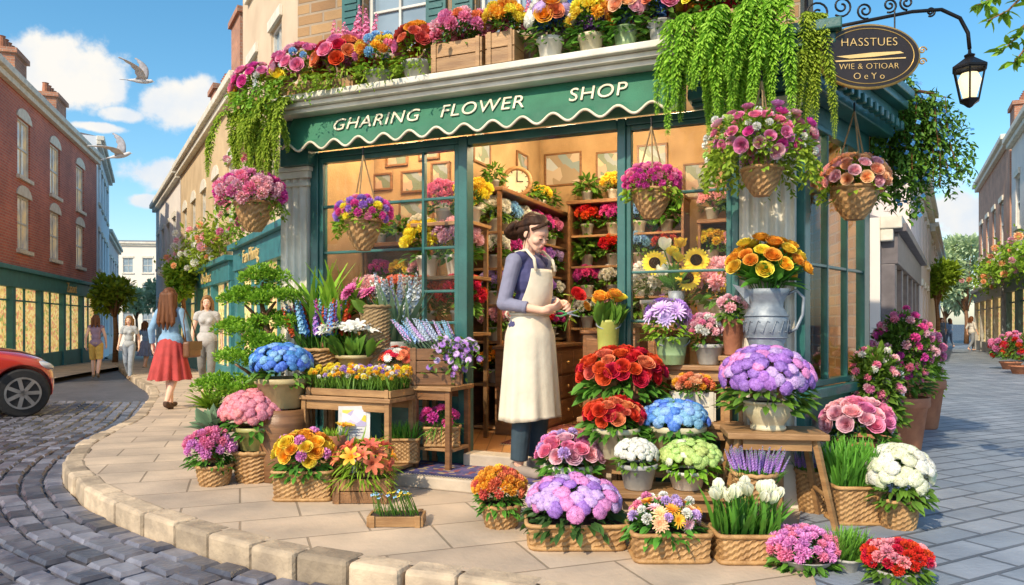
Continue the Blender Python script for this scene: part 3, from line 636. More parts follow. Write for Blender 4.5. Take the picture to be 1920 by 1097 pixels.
def plant(name,label,loc,pot,dome,blooms,leaf=('mid',220,.0,'leaf'),cat='potted flowers',group=None,rz=0,zmin=-.12,skirt=.45,jit=.0):
    root=thing(name,label,cat,loc,rz,group)
    if pot: make_pot(root,*pot)
    c=np.array(dome[:3],float); Rr=np.array(dome[3:],float)
    lm,n,ls,lt=leaf; ls=(ls or .42*float(min(Rr[0],.22)))*.86; n=int(n*1.3)
    m=MB(); d=rdir(n,-.5); lo,hi=(.4,.93) if jit else (.3,.74)
    pos=c+d*Rr*rng.uniform(lo,hi,(n,1)); scatY(m,T[lt],pos,d*Rr/Rr.max()+rng.normal(0,.45,(n,3)),ls*rng.uniform(.5,1.05,n)*(1 if jit else .8))
    k=int(n*skirt)
    if k:
        a=rng.uniform(0,2*PI,k); e=rng.uniform(.5,.92,k); pos=c+np.stack([np.cos(a)*Rr[0]*e,np.sin(a)*Rr[1]*e,-Rr[2]*rng.uniform(.3,1.0,k)],1)
        scatY(m,T[lt],pos,np.stack([np.cos(a),np.sin(a),rng.uniform(-.7,.15,k)],1),ls*rng.uniform(.8,1.35,k))
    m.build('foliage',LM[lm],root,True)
    tot=sum(b[2] for b in blooms)
    if tot:
        pts=fib(tot,zmin); idx=list(range(tot)); rnd.shuffle(idx)
        A=2*PI*(Rr[0]*Rr[1]+Rr[0]*Rr[2]+Rr[1]*Rr[2])/3*(1-zmin); s0=math.sqrt(A/tot/PI); i=0
        for tpl,mats,nb,fac in blooms:
            many=nb>100; mm={}
            for _ in range(nb):
                p=pts[idx[i]]; i+=1
                p=nrm(p+rng.normal(0,.05+jit,3)); nn=nrm(p/Rr+np.array([0,0,.15/Rr[2]])+rng.normal(0,.12/Rr.max(),3)); pos=c+p*Rr*(rng.uniform(.92,1.02) if not jit else rng.uniform(.75,1.08))
                s=s0*fac*1.12*rng.uniform(.82,1.14); mt=PM[mats[int(rng.integers(len(mats)))]]
                if many: mm.setdefault(mt.name,[]).append((pos-nn*s*.3,nn,s))
                else: bloom(root,tpl,mt,pos-nn*s*.4,nn,s)
            for k2,L in mm.items():
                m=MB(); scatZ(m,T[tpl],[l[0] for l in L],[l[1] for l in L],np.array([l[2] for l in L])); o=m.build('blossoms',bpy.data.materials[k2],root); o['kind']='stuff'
    return root
def pxp(name,label,pk,pm,pb,db,blooms,zb=0,Y=None,dr=.85,pd=None,**kw):
    x0,x1,yt,yb=pb
    if Y is None:
        Yf=F*(CH-zb)/(yb-HY); Y=Yf+.42*(x1-x0)*Yf/F*(.75 if pk in('tray','crate') else 1)
    k=Y/F; xc=(x0+x1)/2; w=(x1-x0)*k; h=max(.05,CH-(yt-HY)*k-zb)
    dx=((db[0]+db[1])/2-xc)*k; zc=CH-((db[2]+db[3])/2-HY)*k-zb; rx=(db[1]-db[0])/2*k; rz_=(db[3]-db[2])/2*k
    return plant(name,label,((xc-960)*k,Y,zb),(pk,w,h,pm,pd) if pk else None,(dx,0,zc,rx*.92,rx*dr,rz_*.92),blooms,**kw)
def spikes(name,label,pk,pm,pb,db,tpl,mats,n,zb=0,Y=None,lm='grass',nb=160,leafk='blade',cat='potted flowers',spread=.5,pd=None,blh=.6,extra=None,group=None,bw=None):
    x0,x1,yt,yb=pb
    if Y is None:
        Yf=F*(CH-zb)/(yb-HY); Y=Yf+.42*(x1-x0)*Yf/F*.8
    k=Y/F; xc=(x0+x1)/2; w=(x1-x0)*k; h=max(.05,CH-(yt-HY)*k-zb)
    root=thing(name,label,cat,((xc-960)*k,Y,zb),0,group)
    if pk: make_pot(root,pk,w,h,pm,pd)
    ry=(pd or w*.6)/2*.8 if pk in('tray','crate') else w*.4
    ht=(HY-db[2])*k+CH-zb-h; wid=(db[1]-db[0])/2*k; dx=((db[0]+db[1])/2-xc)*k
    def base(q): 
        a=rng.uniform(-1,1,(q,2)); return np.stack([a[:,0]*w*.42,a[:,1]*ry*.9,np.full(q,h*.88)],1),a
    m=MB(); p,a=base(nb); d=np.stack([(dx+a[:,0]*wid-p[:,0])*1.2,a[:,1]*wid*.6,np.full(nb,ht*1.1)],1)+rng.normal(0,.12*ht,(nb,3))
    scatY(m,T[leafk],p,d,ht*blh*rng.uniform(.7,1.25,nb)*1.2,.9); m.build('foliage',LM[lm],root,True)
    p,a=base(n); st=MB()
    for i in range(n):
        tip=np.array([dx+a[i,0]*wid,a[i,1]*wid*.55,h*.9+ht*rng.uniform(.78,1.0)]); d=tip-p[i]; L=np.linalg.norm(d); mt=PM[mats[int(rng.integers(len(mats)))]]
        st.tube([p[i],p[i]+d*.5+np.array([0,0,.02*L]),tip],.0022,4)
        if tpl in('spike','lav'): bloom(root,tpl,mt,p[i]+d*0,d,L*1.02,'flower_spike')
        else: bloom(root,tpl,mt,tip-nrm(d)*.01,nrm(d)+rng.normal(0,.25,3)+np.array([0,-.35,.1]),(bw or .045)*rng.uniform(.85,1.15))
    if n: st.build('stems',LM[lm],root)
    return root
# ---------------------------------------------------------------- ground
def catmull(P,per=8):
    P=[np.array(p,float) for p in P]; out=[]
    for i in range(len(P)-1):
        a=P[max(0,i-1)];b=P[i];c=P[i+1];d=P[min(len(P)-1,i+2)]
        for k in range(per):
            t=k/per; out.append(.5*((2*b)+(c-a)*t+(2*a-5*b+4*c-d)*t*t+(3*b-a-3*c+d)*t**3))
    out.append(P[-1]); return np.array(out)
KP=[(9,1.3),(5,1.75),(2.4,2.15),(1.1,2.55),(.29,2.91),(-.134,3.13),(-.61,3.30),(-1.18,3.585),(-1.81,4.03),(-2.39,4.52),(-2.95,5.16),(-3.35,5.76),(-3.79,6.68),(-4.12,7.74),(-4.5,9.0),(-5.15,10.6),(-6.7,14),(-9.6,19),(-14.8,28),(-21.8,40),(-33,59)]
K=catmull(KP,10)
seg=np.linalg.norm(np.diff(K,axis=0),axis=1); KL=np.concatenate([[0],np.cumsum(seg)])
_sg=1
def kroad(s,off):
    x=np.interp(s,KL,K[:,0]);y=np.interp(s,KL,K[:,1]); e=.25
    tx=np.interp(s+e,KL,K[:,0])-np.interp(s-e,KL,K[:,0]);ty=np.interp(s+e,KL,K[:,1])-np.interp(s-e,KL,K[:,1])
    l=math.hypot(tx,ty); tx/=l;ty/=l
    return x-ty*off*_sg, y+tx*off*_sg, tx,ty
if kroad(KL[60],.5)[1]>K[60][1]: _sg=-1
m_road=brickm('cobble_bed',(.15,.15,.18),(.11,.11,.135),(.05,.05,.055),.17,.13,.02,axes='xy',rot=.5,bump=1.,r=.5,dirt=.4)
m_cob=mk('cobble_stone',(.17,.168,.195),(.08,.08,.105),.33,6,.7,24,tint=.6)
m_pave=brickm('paving_slabs',(.64,.51,.385),(.50,.40,.31),(.32,.25,.18),.62,.42,.007,axes='xy',rot=R(-20),bump=.5,r=.75,dirt=.34,dsc=2.2)
m_alley=brickm('blue_grey_setts',(.34,.39,.48),(.24,.29,.37),(.13,.15,.19),.36,.18,.012,axes='xy',rot=R(-28),bump=.9,r=.55,dirt=.4,dsc=1.6)
xs=np.unique(np.concatenate([np.linspace(-400,-45,9),np.linspace(-45,45,91),np.linspace(45,400,9)])); ys=np.unique(np.concatenate([[-30,-10],np.linspace(-6,62,69),np.linspace(62,900,10)]))
v=[(x,y,gz(x,y)-.13) for y in ys for x in xs]; nx=len(xs)
f=[(j*nx+i,j*nx+i+1,(j+1)*nx+i+1,(j+1)*nx+i) for j in range(len(ys)-1) for i in range(nx-1)]
tag(MB().add(v,f).build('road',m_road,None,True),kind='structure')
def strip(name,A,B,mat,dz,nc=10):
    v=[];n=len(A)
    for a,b in zip(A,B):
        for j in range(nc+1):
            t=j/nc; x=a[0]+(b[0]-a[0])*t; y=a[1]+(b[1]-a[1])*t; v.append((x,y,gz(x,y)+dz))
    f=[(i*(nc+1)+j,i*(nc+1)+j+1,(i+1)*(nc+1)+j+1,(i+1)*(nc+1)+j) for i in range(n-1) for j in range(nc)]
    return tag(MB().add(v,f).build(name,mat,None,True),kind='structure')
I_=catmull([(9.5,3.5),(6,4.2),(3.5,4.8),(2.4,5.5),(2,6.2),(1.8,7),(1.4,7.5),(1.2,8),(1,8.4),(.6,9),(.4,9.6),(.2,10.2),(0,11),(-.3,12),(-.7,13),(-1.4,14.2),(-3.5,16.5),(-6.5,20.6),(-11.5,29.5),(-18.5,41.5),(-29.5,60)],10)
strip('pavement',K,I_,m_pave,0.,12)
AL=catmull([(1.02,2.3),(1.22,3.0),(1.5,3.9),(1.9,4.7),(2.6,5.6),(5.0,10.5),(9.5,18),(14.4,26),(26,45)],8); AR=catmull([(7.5,1.9),(8,3.0),(8.5,4.5),(9.5,7),(11,10),(13.5,16),(16.0,22),(19,29),(32,52)],8)
strip('alley_paving',AL,AR,m_alley,.005,10)
LA=[(-12.6,10),(-12.8,16),(-14.4,21),(-18.4,33),(-23,47)]; LB=[(-10.4,10),(-10.6,16),(-12.2,21.6),(-16.0,33.6),(-20.5,47.5)]
LA=catmull(LA,8);LB=catmull(LB,8)
strip('far_pavement',LB,LA,m_pave,-.004,4)
m=MB(); s=0
Lt=KL[-1]
while s<min(Lt-.6,44):
    l=rnd.uniform(.20,.38); sm=s+l/2; x,y,tx,ty=kroad(sm,.01); a=rnd.gauss(0,.03); tx,ty=tx-ty*a,ty+tx*a; Mx=Matrix(((tx,-ty,0,x),(ty,tx,0,y),(0,0,1,gz(x,y)),(0,0,0,1)))
    o=rnd.uniform(-.012,.012); m.box(-l/2+.004,l/2-.004,-.075+o,.075+o,-.2,.002+rnd.uniform(0,.014),Mx,rnd.uniform(.0,1.)); s+=l
ko=m.build('kerb',m_sand,None,bev=.022); tag(ko,kind='structure')
m=MB(); nst=0
for row in range(54):
    off=.15+.140*row; s=rnd.uniform(0,.15)
    while s<33:
        l=rnd.uniform(.13,.23); x,y,tx,ty=kroad(s+l/2,off)
        q2=kroad(s+l/2+.1,off); g=math.hypot(x-q2[0],y-q2[1])/.1
        if g>.3 and 1.9<y<12.5 and -9.5<x<3.5 and nst<14000:
            L=l*.47*g; W=.062; z=gz(x,y)-.115+rnd.uniform(-.008,.008); t=rnd.uniform(.0,1.); j=[rnd.uniform(-.008,.008) for _ in range(8)]
            vv=[]
            for sc,zz in((1,-.03),(1.,-.004),(.76,.013)):
                for q,(a,b) in enumerate(((-1,-1),(1,-1),(1,1),(-1,1))):
                    u=a*L*sc+j[q];w=b*W*sc+j[q+4]; vv.append((x+tx*u-ty*w,y+ty*u+tx*w,z+zz))
            m.add(vv,[(8,9,10,11)]+[(i*4+k,i*4+(k+1)%4,i*4+4+(k+1)%4,i*4+4+k) for i in(0,1) for k in range(4)],t); nst+=1
        s+=l
tag(m.build('cobbles',m_cob,None),kind='structure')
# ---------------------------------------------------------------- flower shop
Cx,Cy=1.66,4.3; un=math.hypot(.918,.397); ux,uy=-.918/un,.397/un; nx_,ny_=-uy,ux
SA=math.atan2(uy,ux)
def WS(s,o,z=0): return Vector((Cx+s*ux+o*nx_,Cy+s*uy+o*ny_,z))
def s_of(px,o=0):
    r=(px-960)/F; cx=Cx+o*nx_;cy=Cy+o*ny_; return (cx-r*cy)/(-ux+r*uy)
shop=thing('flower_shop','corner flower shop with green scalloped awning, teal window frames and brick upper floor','shop',(Cx,Cy,0),SA)
SV=Matrix(((-.312,-.95,0,0),(-.95,.312,0,0),(0,0,1,0),(0,0,0,1)))
def holes_wall(mb,L0,L1,H0,H1,holes,y0,dep,M=None,sgn=1):
    xs=sorted({L0,L1,*[h[0] for h in holes],*[h[1] for h in holes]}); zs=sorted({H0,H1,*[h[2] for h in holes],*[h[3] for h in holes]})
    def q(pts):
        v=np.array(pts,float)
        if M is not None: v=v@np.array(M)[:3,:3].T+np.array(M)[:3,3]
        mb.add(v,[(0,1,2,3)])
    for i in range(len(xs)-1):
        for j in range(len(zs)-1):
            xm=(xs[i]+xs[i+1])/2;zm=(zs[j]+zs[j+1])/2
            if any(h[0]<xm<h[1] and h[2]<zm<h[3] for h in holes): continue
            q([(xs[i],y0,zs[j]),(xs[i+1],y0,zs[j]),(xs[i+1],y0,zs[j+1]),(xs[i],y0,zs[j+1])])
    y1=y0+dep
    for a,b,c,d in holes:
        q([(a,y0,c),(a,y1,c),(a,y1,d),(a,y0,d)]);q([(b,y0,c),(b,y1,c),(b,y1,d),(b,y0,d)]);q([(a,y0,c),(b,y0,c),(b,y1,c),(a,y1,c)]);q([(a,y0,d),(b,y0,d),(b,y1,d),(a,y1,d)])
UPW=[(2.47,3.0),(1.5,2.08),(.55,1.1)]
m=MB(); holes_wall(m,0,3.6,2.5,5.6,[(a,b,2.98,4.5) for a,b in UPW],0,-.16); m.add([(3.6,0,0),(3.6,-3.5,0),(3.6,-3.5,5.6),(3.6,0,5.6)],[(0,1,2,3)])
m.build('upper_wall',m_brt,shop)
m=MB(); m.add([(0,0,2.5),(0,-2.8,2.5),(0,-2.8,5.6),(0,0,5.6)],[(0,1,2,3)]); m.add([(0,-2.8,0),(3.6,-3.5,0),(3.6,-3.5,5.6),(0,-2.8,5.6)],[(0,1,2,3)]); m.build('side_upper_wall',m_brt,shop)
m=MB(); m.add([(3.6,0,5.6),(0,0,5.6),(0,-2.8,5.6),(3.6,-3.5,5.6)],[(0,1,2,3)]); m.build('roof',m_roof,shop)
m=MB(); m.add([(-.002,0,2.672),(-.41,-1.24,2.672),(-.002,-2.8,2.672)],[(0,1,2)]); m.build('bay_roof',m_teal,shop)
m=MB(); m.add([(-.41,-1.245,0),(.0,-2.79,0),(.0,-2.79,2.66),(-.41,-1.245,2.66)],[(0,1,2,3)]); m.build('bay_back_wall',m_brt,shop)
def win(parent,x0,x1,z0,z1,xb,zb,y,t,mat,M=None,name='window',ins=None,glass=m_glass):
    mb=MB(); w=t
    mb.box(x0,x0+w,y-.03,y+.03,z0,z1,M);mb.box(x1-w,x1,y-.03,y+.03,z0,z1,M);mb.box(x0+w,x1-w,y-.03,y+.03,z0,z0+w,M);mb.box(x0+w,x1-w,y-.03,y+.03,z1-w,z1,M)
    for x in xb: mb.box(x-w*.3,x+w*.3,y-.022,y+.022,z0+w,z1-w,M)
    for z,a,b in zb: mb.box(a,b,y-.018,y+.018,z-w*.28,z+w*.28,M)
    o=mb.build(name,mat,parent,bev=.004)
    mb=MB(); v=np.array([(x0+w,y,z0+w),(x1-w,y,z0+w),(x1-w,y,z1-w),(x0+w,y,z1-w)],float)
    if M is not None: v=v@np.array(M)[:3,:3].T+np.array(M)[:3,3]
    mb.add(v,[(0,1,2,3)]); mb.build('pane',glass,o); return o
for a,b in UPW:
    o=win(shop,a,b,2.98,4.5,[(a+b)/2],[(3.35,a+.03,b-.03),(3.75,a+.03,b-.03)],-.1,.035,m_fr,glass=m_paneb)
    for x0,x1 in((a-.17,a-.012),(b+.012,b+.17)):
        m=MB(); m.box(x0,x1,.003,.028,2.96,4.52)
        for z in np.arange(3.0,4.45,.05): m.box(x0+.025,x1-.025,.029,.036,z,z+.03)
        m.build('shutter',m_teal,shop)
m=MB()
for o0,z0,z1 in((.30,2.60,2.635),(.34,2.636,2.68),(.26,2.565,2.599)): m.box(.62,3.66,.003,o0,z0,z1)
m.build('cornice',m_stone,shop,bev=.008)
m=MB()
for i,(o0,z0,z1) in enumerate(((.16,2.36,2.44),(.20,2.441,2.54),(.28,2.541,2.60),(.33,2.601,2.66))):
    m.box(-.02-o0*.6,.615,.004,o0,z0,z1); m.box(-.06,1.42,.004,o0*.8,z0+.001,z1+.001,SV)
for t in np.arange(.1,1.4,.12): m.box(t,t+.05,.165,.215,2.38,2.44,SV)
m.build('corner_cornice',m_teal,shop,bev=.008)
AW0,AW1=.645,3.52
def awn(x,u): return (x,.14+.13*u,2.585-.27*u)
m=MB(); nxs=280; v=[]; nz=5; edge=[]
for i in range(nxs+1):
    x=AW0+(AW1-AW0)*i/nxs; dz=.028*math.sin((x-AW0)/(AW1-AW0)*14*2*PI)
    for j in range(nz+1):
        u=j/nz; p=awn(x,u); v.append((p[0],p[1],p[2]-(dz if j==nz else 0)))
    edge.append((x,.274,2.585-.27-dz))
f=[(i*(nz+1)+j,i*(nz+1)+j+1,(i+1)*(nz+1)+j+1,(i+1)*(nz+1)+j) for i in range(nxs) for j in range(nz)]
for xe in (AW0,AW1): 
    b=len(v); v+=[(xe,.14,2.585),(xe,.27,2.315),(xe,.02,2.315),(xe,.02,2.585)]; f.append((b,b+1,b+2,b+3))
b=len(v); v+=[(AW0,.25,2.34),(AW1,.25,2.34),(AW1,.02,2.34),(AW0,.02,2.34)]; f.append((b,b+1,b+2,b+3))
m.add(v,f); aw=m.build('awning',m_awn,shop)
m=MB(); m.tube(edge,.009,6); m.build('scallop_trim',m_trimc,aw,True)
tilt=math.atan2(.13,.27)
def awtext(body,s,size,sx=1.):
    return text(body,size,m_trimc,'lettering',aw,(s,.215,2.455),(PI/2-tilt,0,PI),.003,1.08,sx)
awtext('GHARING',s_of(706,.2),.148,1.02); awtext('FLOWER',s_of(905,.2),.148,1.0); awtext('SHOP',s_of(1122,.2),.148,.95)
def fluted(x0,x1,y0,z0,z1,nf,cap=True,name='pilaster'):
    pts=[(x0,-.06)]; w=(x1-x0)
    for k in range(nf):
        a=x0+w*(k+.12)/nf;b=x0+w*(k+.88)/nf; pts.append((a,y0))
        for q in range(1,6): t=q/6; pts.append((a+(b-a)*t,y0-.022*math.sin(PI*t)))
        pts.append((b,y0))
    pts.append((x1,-.06)); n=len(pts)
    m=MB(); v=[(x,y,z) for z in(z0,z1) for x,y in pts]; m.add(v,[(i,(i+1)%n,n+(i+1)%n,n+i) for i in range(n)])
    o=m.build(name,m_stone,shop)
    m=MB(); e=.02
    m.box(x0-e,x1+e,-.05,y0+e,z1,z1+.05); m.box(x0-e*1.6,x1+e*1.6,-.05,y0+e*1.6,z1+.051,z1+.085); m.box(x0-e*.6,x1+e*.6,-.05,y0+e*.6,z1-.06,z1-.03)
    m.build('capital',m_stone,o,bev=.006)
    m=MB(); m.box(x0-e*1.3,x1+e*1.3,-.05,y0+e*1.3,0,z0); m.build('plinth',m_stone,o,bev=.006)
fluted(3.46,3.72,.06,.25,2.14,4); fluted(.02,.335,.09,.25,2.25,6,name='column')
for q in((3.40,3.66,.002,.13,2.225,2.56),(.0,.6,.002,.10,2.335,2.358)):
    m=MB(); m.box(*q); m.build('pilaster_head',m_teal,shop,bev=.005)
m=MB()
for x0,x1 in((3.385,3.455),(2.13,2.20),(1.02,1.075),(.337,.38)): m.box(x0,x1,-.07,.035,.0,2.33)
m.box(1.076,2.129,-.06,.03,2.27,2.33); m.box(2.201,3.384,-.06,.03,2.285,2.33); m.box(.381,1.019,-.06,.03,2.285,2.33)
m.build('door_frame',m_teal,shop,bev=.006)
for (x0,x1),pn in(((2.201,3.384),((2.25,2.78),(2.82,3.34))),((.381,1.019),((.42,.98),))):
    m=MB(); m.box(x0,x1,-.06,.02,0,.55)
    for a,b in pn: m.box(a,b,.0195,.034,.12,.46)
    m.build('stall_riser',m_teal,shop,bev=.006)
win(shop,2.201,3.384,.555,2.284,[2.49],[(1.575,2.23,3.36),(1.92,2.23,3.36),(1.27,2.23,2.49),(1.05,2.23,2.49)],-.01,.035,m_teal)
win(shop,.381,1.019,.555,2.284,[],[(1.366,.41,.99),(1.06,.41,.99),(1.85,.41,.99)],-.01,.03,m_teal)
m=MB(); m.box(.03,1.31,-.06,.0,0,.62,SV); m.box(.03,1.31,-.06,.0,2.25,2.5,SV); m.box(1.2,1.31,-.06,.0,.62,2.25,SV); m.box(.02,.10,-.06,.02,0,2.36,SV)
for a,b in((.14,.50),(.56,.92),(.98,1.24)): m.box(a,b,.001,.016,.12,.48,SV)
m.box(.02,1.33,.002,.05,.60,.66,SV); m.box(.02,1.33,.002,.04,.0,.09,SV)
m.build('side_wall',m_teal,shop,bev=.005)
win(shop,.10,1.2,.665,2.25,[.46,.83],[(1.85,.12,1.18),(1.4,.12,1.18)],-.02,.035,m_teal,SV)
m=MB(); m.box(.02,3.6,-2.62,-.06,.0,.165); m.build('shop_floor',m_floorw,shop)
m=MB(); m.box(.02,2.62,-2.75,-2.62,.166,3.0); m.box(2.62,2.74,-2.62,-.85,.166,3.0); m.box(2.741,3.6,-.95,-.85,.166,3.0); m.box(3.47,3.59,-.84,-.065,.166,3.0)
m.build('inner_wall',m_wallin,shop)
m=MB(); m.box(.01,3.59,-2.62,-.07,3.0,3.04); m.build('ceiling',m_ceil,shop)
m=MB(); m.add([(-.04,-.08,2.49),(-.40,-1.22,2.49),(.0,-2.6,2.49)],[(0,1,2)]); m.build('bay_ceiling',m_ceil,shop)
m=MB(); m.box(1.05,2.75,.036,.50,.0,.078); m.box(1.08,2.128,-.055,.10,.079,.165); m.build('doorstep',m_slab,shop,bev=.01)
def rug(label,s0,s1,o0,o1,z,mt,bord):
    c=WS((s0+s1)/2,(o0+o1)/2,z); t=thing('rug',label,'rug',c,SA); a=(s1-s0)/2;b=(o1-o0)/2
    m=MB(); m.box(-a+.05,a-.05,-b+.04,b-.04,.002,.009); m.build('pile',mt,t)
    m=MB(); m.box(-a,a,-b,-b+.038,.001,.008);m.box(-a,a,b-.038,b,.001,.008);m.box(-a,-a+.048,-b+.039,b-.039,.001,.008);m.box(a-.048,a,-b+.039,b-.039,.001,.008); m.build('border',bord,t)
    m=MB()
    for x in np.arange(-a,a,.02): m.box(x,x+.006,b,b+.03,.001,.003)
    m.build('fringe',m_trimc,t)
rug('navy patterned rug lying on the doorstep under the florist',1.25,2.62,.06,.46,.08,m_rug,mk('navy_wool',(.04,.04,.12),None,.95,30,.5))
rug('red patterned rug on the wooden floor inside the shop door',1.2,2.05,-1.5,-.35,.167,m_rug2,mk('maroon_wool',(.12,.02,.02),None,.95,30,.5))
for i,(s,q,lab) in enumerate(((.80,.55,'added glass ceiling lamp above the right shop window'),(1.75,.75,'added glass ceiling lamp just inside the shop door'),(2.95,.42,'added glass ceiling lamp above the left shop window'),(1.75,1.7,'added glass ceiling lamp deep inside the shop before the back bookcase'))):  # added fixtures out of view, put in to light the shop interior
    p=WS(s,-q,3.0); t=thing('added_ceiling_lamp',lab,'lamp',p,0)
    m=MB(); m.lathe([(0,-.001),(.12,-.001),(.12,-.03),(.0,-.03)],20); m.build('mount',m_gold,t,True)
    m=MB(); m.lathe([(0,-.12),(.05,-.11),(.09,-.08),(.105,-.04),(.10,-.031)],18); m.build('bulb',m_bulb,t,True)
    ld=bpy.data.lights.new('added_lamp_light','POINT'); ld.energy=(58,50,44,46)[i]; ld.color=(1,.77,.47); ld.shadow_soft_size=.12
    lo=bpy.data.objects.new('added_lamp_light',ld); C.link(lo); lo.parent=t; lo.location=(0,0,-.26)
# ---------------------------------------------------------------- interior furniture
def shelfunit(label,s0,s1,q0,q1,zs,ztop,drawers=0,open_='o',zbase=.166):
    c=WS((s0+s1)/2,-(q0+q1)/2,zbase); t=thing('bookcase',label,'shelves',c,SA); a=(s1-s0)/2;b=(q1-q0)/2; H=ztop-zbase
    if open_=='o':
        for sx in(-1,1):
            m=MB(); m.box(sx*a-.013,sx*a+.013,-b,b,0,H); m.build('side_panel',m_wdark,t,bev=.003)
        m=MB(); m.box(-a+.014,a-.014,-b,-b+.012,0,H); m.build('back_panel',m_wdark,t)
    else:
        m=MB(); m.box(-a,a,-b-.013,-b+.013,0,H); m.build('side_panel',m_wdark,t,bev=.003)
        for sx in(-1,1): m=MB(); m.box(sx*(a-.018)-.016,sx*(a-.018)+.016,b-.02,b+.012,0,H); m.build('post',m_wdark,t,bev=.003)
        m=MB(); m.box(a-.010,a,-b+.014,b-.021,0,H); m.build('back_panel',m_wdark,t)
    e=.014
    for z in zs:
        m=MB(); m.box(-a+e,a-e-.002,-b+e,b-.022,z-zbase-.022,z-zbase); m.build('shelf',m_woodh,t,bev=.003)
    m=MB(); m.box(-a-.02,a+.02,-b-.02,b+.02,H,H+.035); m.build('top_board',m_wdark,t,bev=.006)
    return t
shelfunit('dark wooden bookcase of flower pots along the inner left wall',2.30,2.60,.92,2.58,[.2,.55,.9,1.2,1.5,1.8],2.12,open_='s')
shelfunit('dark wooden bookcase of flower pots against the back wall behind the florist',1.1,2.2,2.30,2.60,[.2,.6,1.0,1.3,1.6,1.9],2.2)
shelfunit('dark wooden bookcase at the back seen through the right window',.06,.95,2.30,2.60,[.2,.6,1.0,1.3,1.6],1.95)
shelfunit('dark wooden shelf unit standing behind the left window at its left side',2.86,3.44,.66,.84,[.2,.6,1.0,1.35],1.68)
def chest(label,s0,s1,q0,q1,H,nx,nz,face='o'):
    c=WS((s0+s1)/2,-(q0+q1)/2,.166); t=thing('drawer_chest',label,'chest of drawers',c,SA); a=(s1-s0)/2;b=(q1-q0)/2
    m=MB(); m.box(-a,a,-b,b,0,H-.03); m.build('carcass',m_wdark,t,bev=.004)
    m=MB(); m.box(-a-.02,a+.02,-b-.02,b+.02,H-.029,H); m.build('top_board',m_wdark,t,bev=.006)
    for i in range(nx):
        for j in range(nz):
            z0=.03+(H-.08)/nz*j; z1=z0+(H-.08)/nz-.02
            m=MB()
            if face=='o':
                x0=-a+.02+(2*a-.04)/nx*i; x1=x0+(2*a-.04)/nx-.015; m.box(x0,x1,b+.001,b+.014,z0,z1); kx,ky=(x0+x1)/2,b+.02
            else:
                x0=-b+.02+(2*b-.04)/nx*i; x1=x0+(2*b-.04)/nx-.015; m.box(-a-.014,-a-.001,x0,x1,z0,z1); kx,ky=-a-.02,(x0+x1)/2
            d=m.build('drawer',m_wdark,t,bev=.004); q=Blob(); q.ell((kx,ky,(z0+z1)/2),.014,n=10); q.mb.build('knob',m_gold,d,True)
chest('dark wooden drawer chest under the left bookcase inside the door',1.98,2.28,.75,2.1,.70,4,3,'s')
chest('dark wooden counter with drawers inside behind the florist',1.12,1.75,1.35,1.7,.82,3,3)
def picture(label,s,q,z,w,h,face='o',pm=m_print):
    c=WS(s,-q,z); t=thing('framed_picture',label,'picture',c,SA if face=='o' else SA+PI/2)
    m=MB(); m.box(-w/2,w/2,-.004,.004,-h/2,h/2); m.build('print',pm,t)
    m=MB(); b=.02
    m.box(-w/2-b,w/2+b,-.004,.014,h/2,h/2+b);m.box(-w/2-b,w/2+b,-.004,.014,-h/2-b,-h/2);m.box(-w/2-b,-w/2,-.004,.014,-h/2,h/2);m.box(w/2,w/2+b,-.004,.014,-h/2,h/2); m.build('frame',m_wdark,t,bev=.003)
for i,(s,z,w,h,wd) in enumerate(((3.38,2.26,.15,.11,'small top left'),(3.08,2.24,.20,.15,'top middle'),(2.82,2.28,.14,.17,'top right'),(3.08,1.96,.24,.20,'large central'),(2.80,1.98,.15,.2,'right hand'),(3.40,1.98,.15,.2,'left hand'),(3.24,2.46,.18,.12,'highest left'),(2.93,2.50,.16,.14,'highest right'))):
    picture(wd+' framed picture on the plaster wall behind the left shop window',s,.845,z,w,h)
for i,(s,z,w,h,wd) in enumerate(((2.37,2.62,.36,.30,'landscape framed picture high on the back wall above the bookcases'),(1.90,2.62,.2,.24,'upright framed picture high on the back wall beside the landscape'),(1.0,2.40,.26,.3,'upper framed picture seen through the right window, left of three'),(.62,2.5,.26,.22,'upper framed picture seen through the right window, middle of three'),(.25,2.4,.2,.28,'upper framed picture seen through the right window, right of three'),(1.45,2.65,.26,.24,'framed picture high on the back wall right of the upright one'))):
    picture(wd,s,2.615,z,w,h,pm=m_print2 if i==0 else m_print)
picture('framed print above the left bookcase inside the doorway',2.612,1.20,2.56,.30,.26,'s')
picture('small framed print at the far end above the left bookcase',2.612,2.1,2.55,.24,.26,'s')
ck=thing('shelf_clock','round cream clock standing on top of the left bookcase inside the door','clock',WS(2.43,-1.55,2.155),SA+R(24))
Mc=Matrix.Translation((0,0,.155))@Matrix.Rotation(-PI/2,4,'X')
m=MB(); m.lathe([(0,.012),(.115,.012),(.115,0),(0,0)],32,M=Mc); m.build('dial',m_trimc,ck)
m=MB(); m.tube([(.12*math.cos(a),.010,.155+.12*math.sin(a)) for a in np.linspace(0,2*PI,33)[:-1]],.02,8,True); m.build('bezel',m_wood,ck,True)
m=MB(); m.box(-.08,.08,-.03,.04,0,.03); m.build('base',m_wood,ck,bev=.004)
m=MB(); m.box(-.005,.005,.014,.018,.155,.24); m.build('minute_hand',m_iron,ck); m=MB(); m.box(-.055,0,.0145,.0175,.15,.16); m.build('hour_hand',m_iron,ck)
m=MB()
for k in range(12): a=k*PI/6; m.box(-.004,.004,.0135,.016,.085,.103,Matrix.Translation((0,0,.155))@Matrix.Rotation(a,4,'Y'))
m.build('hour_marks',m_iron,ck)
protos={}
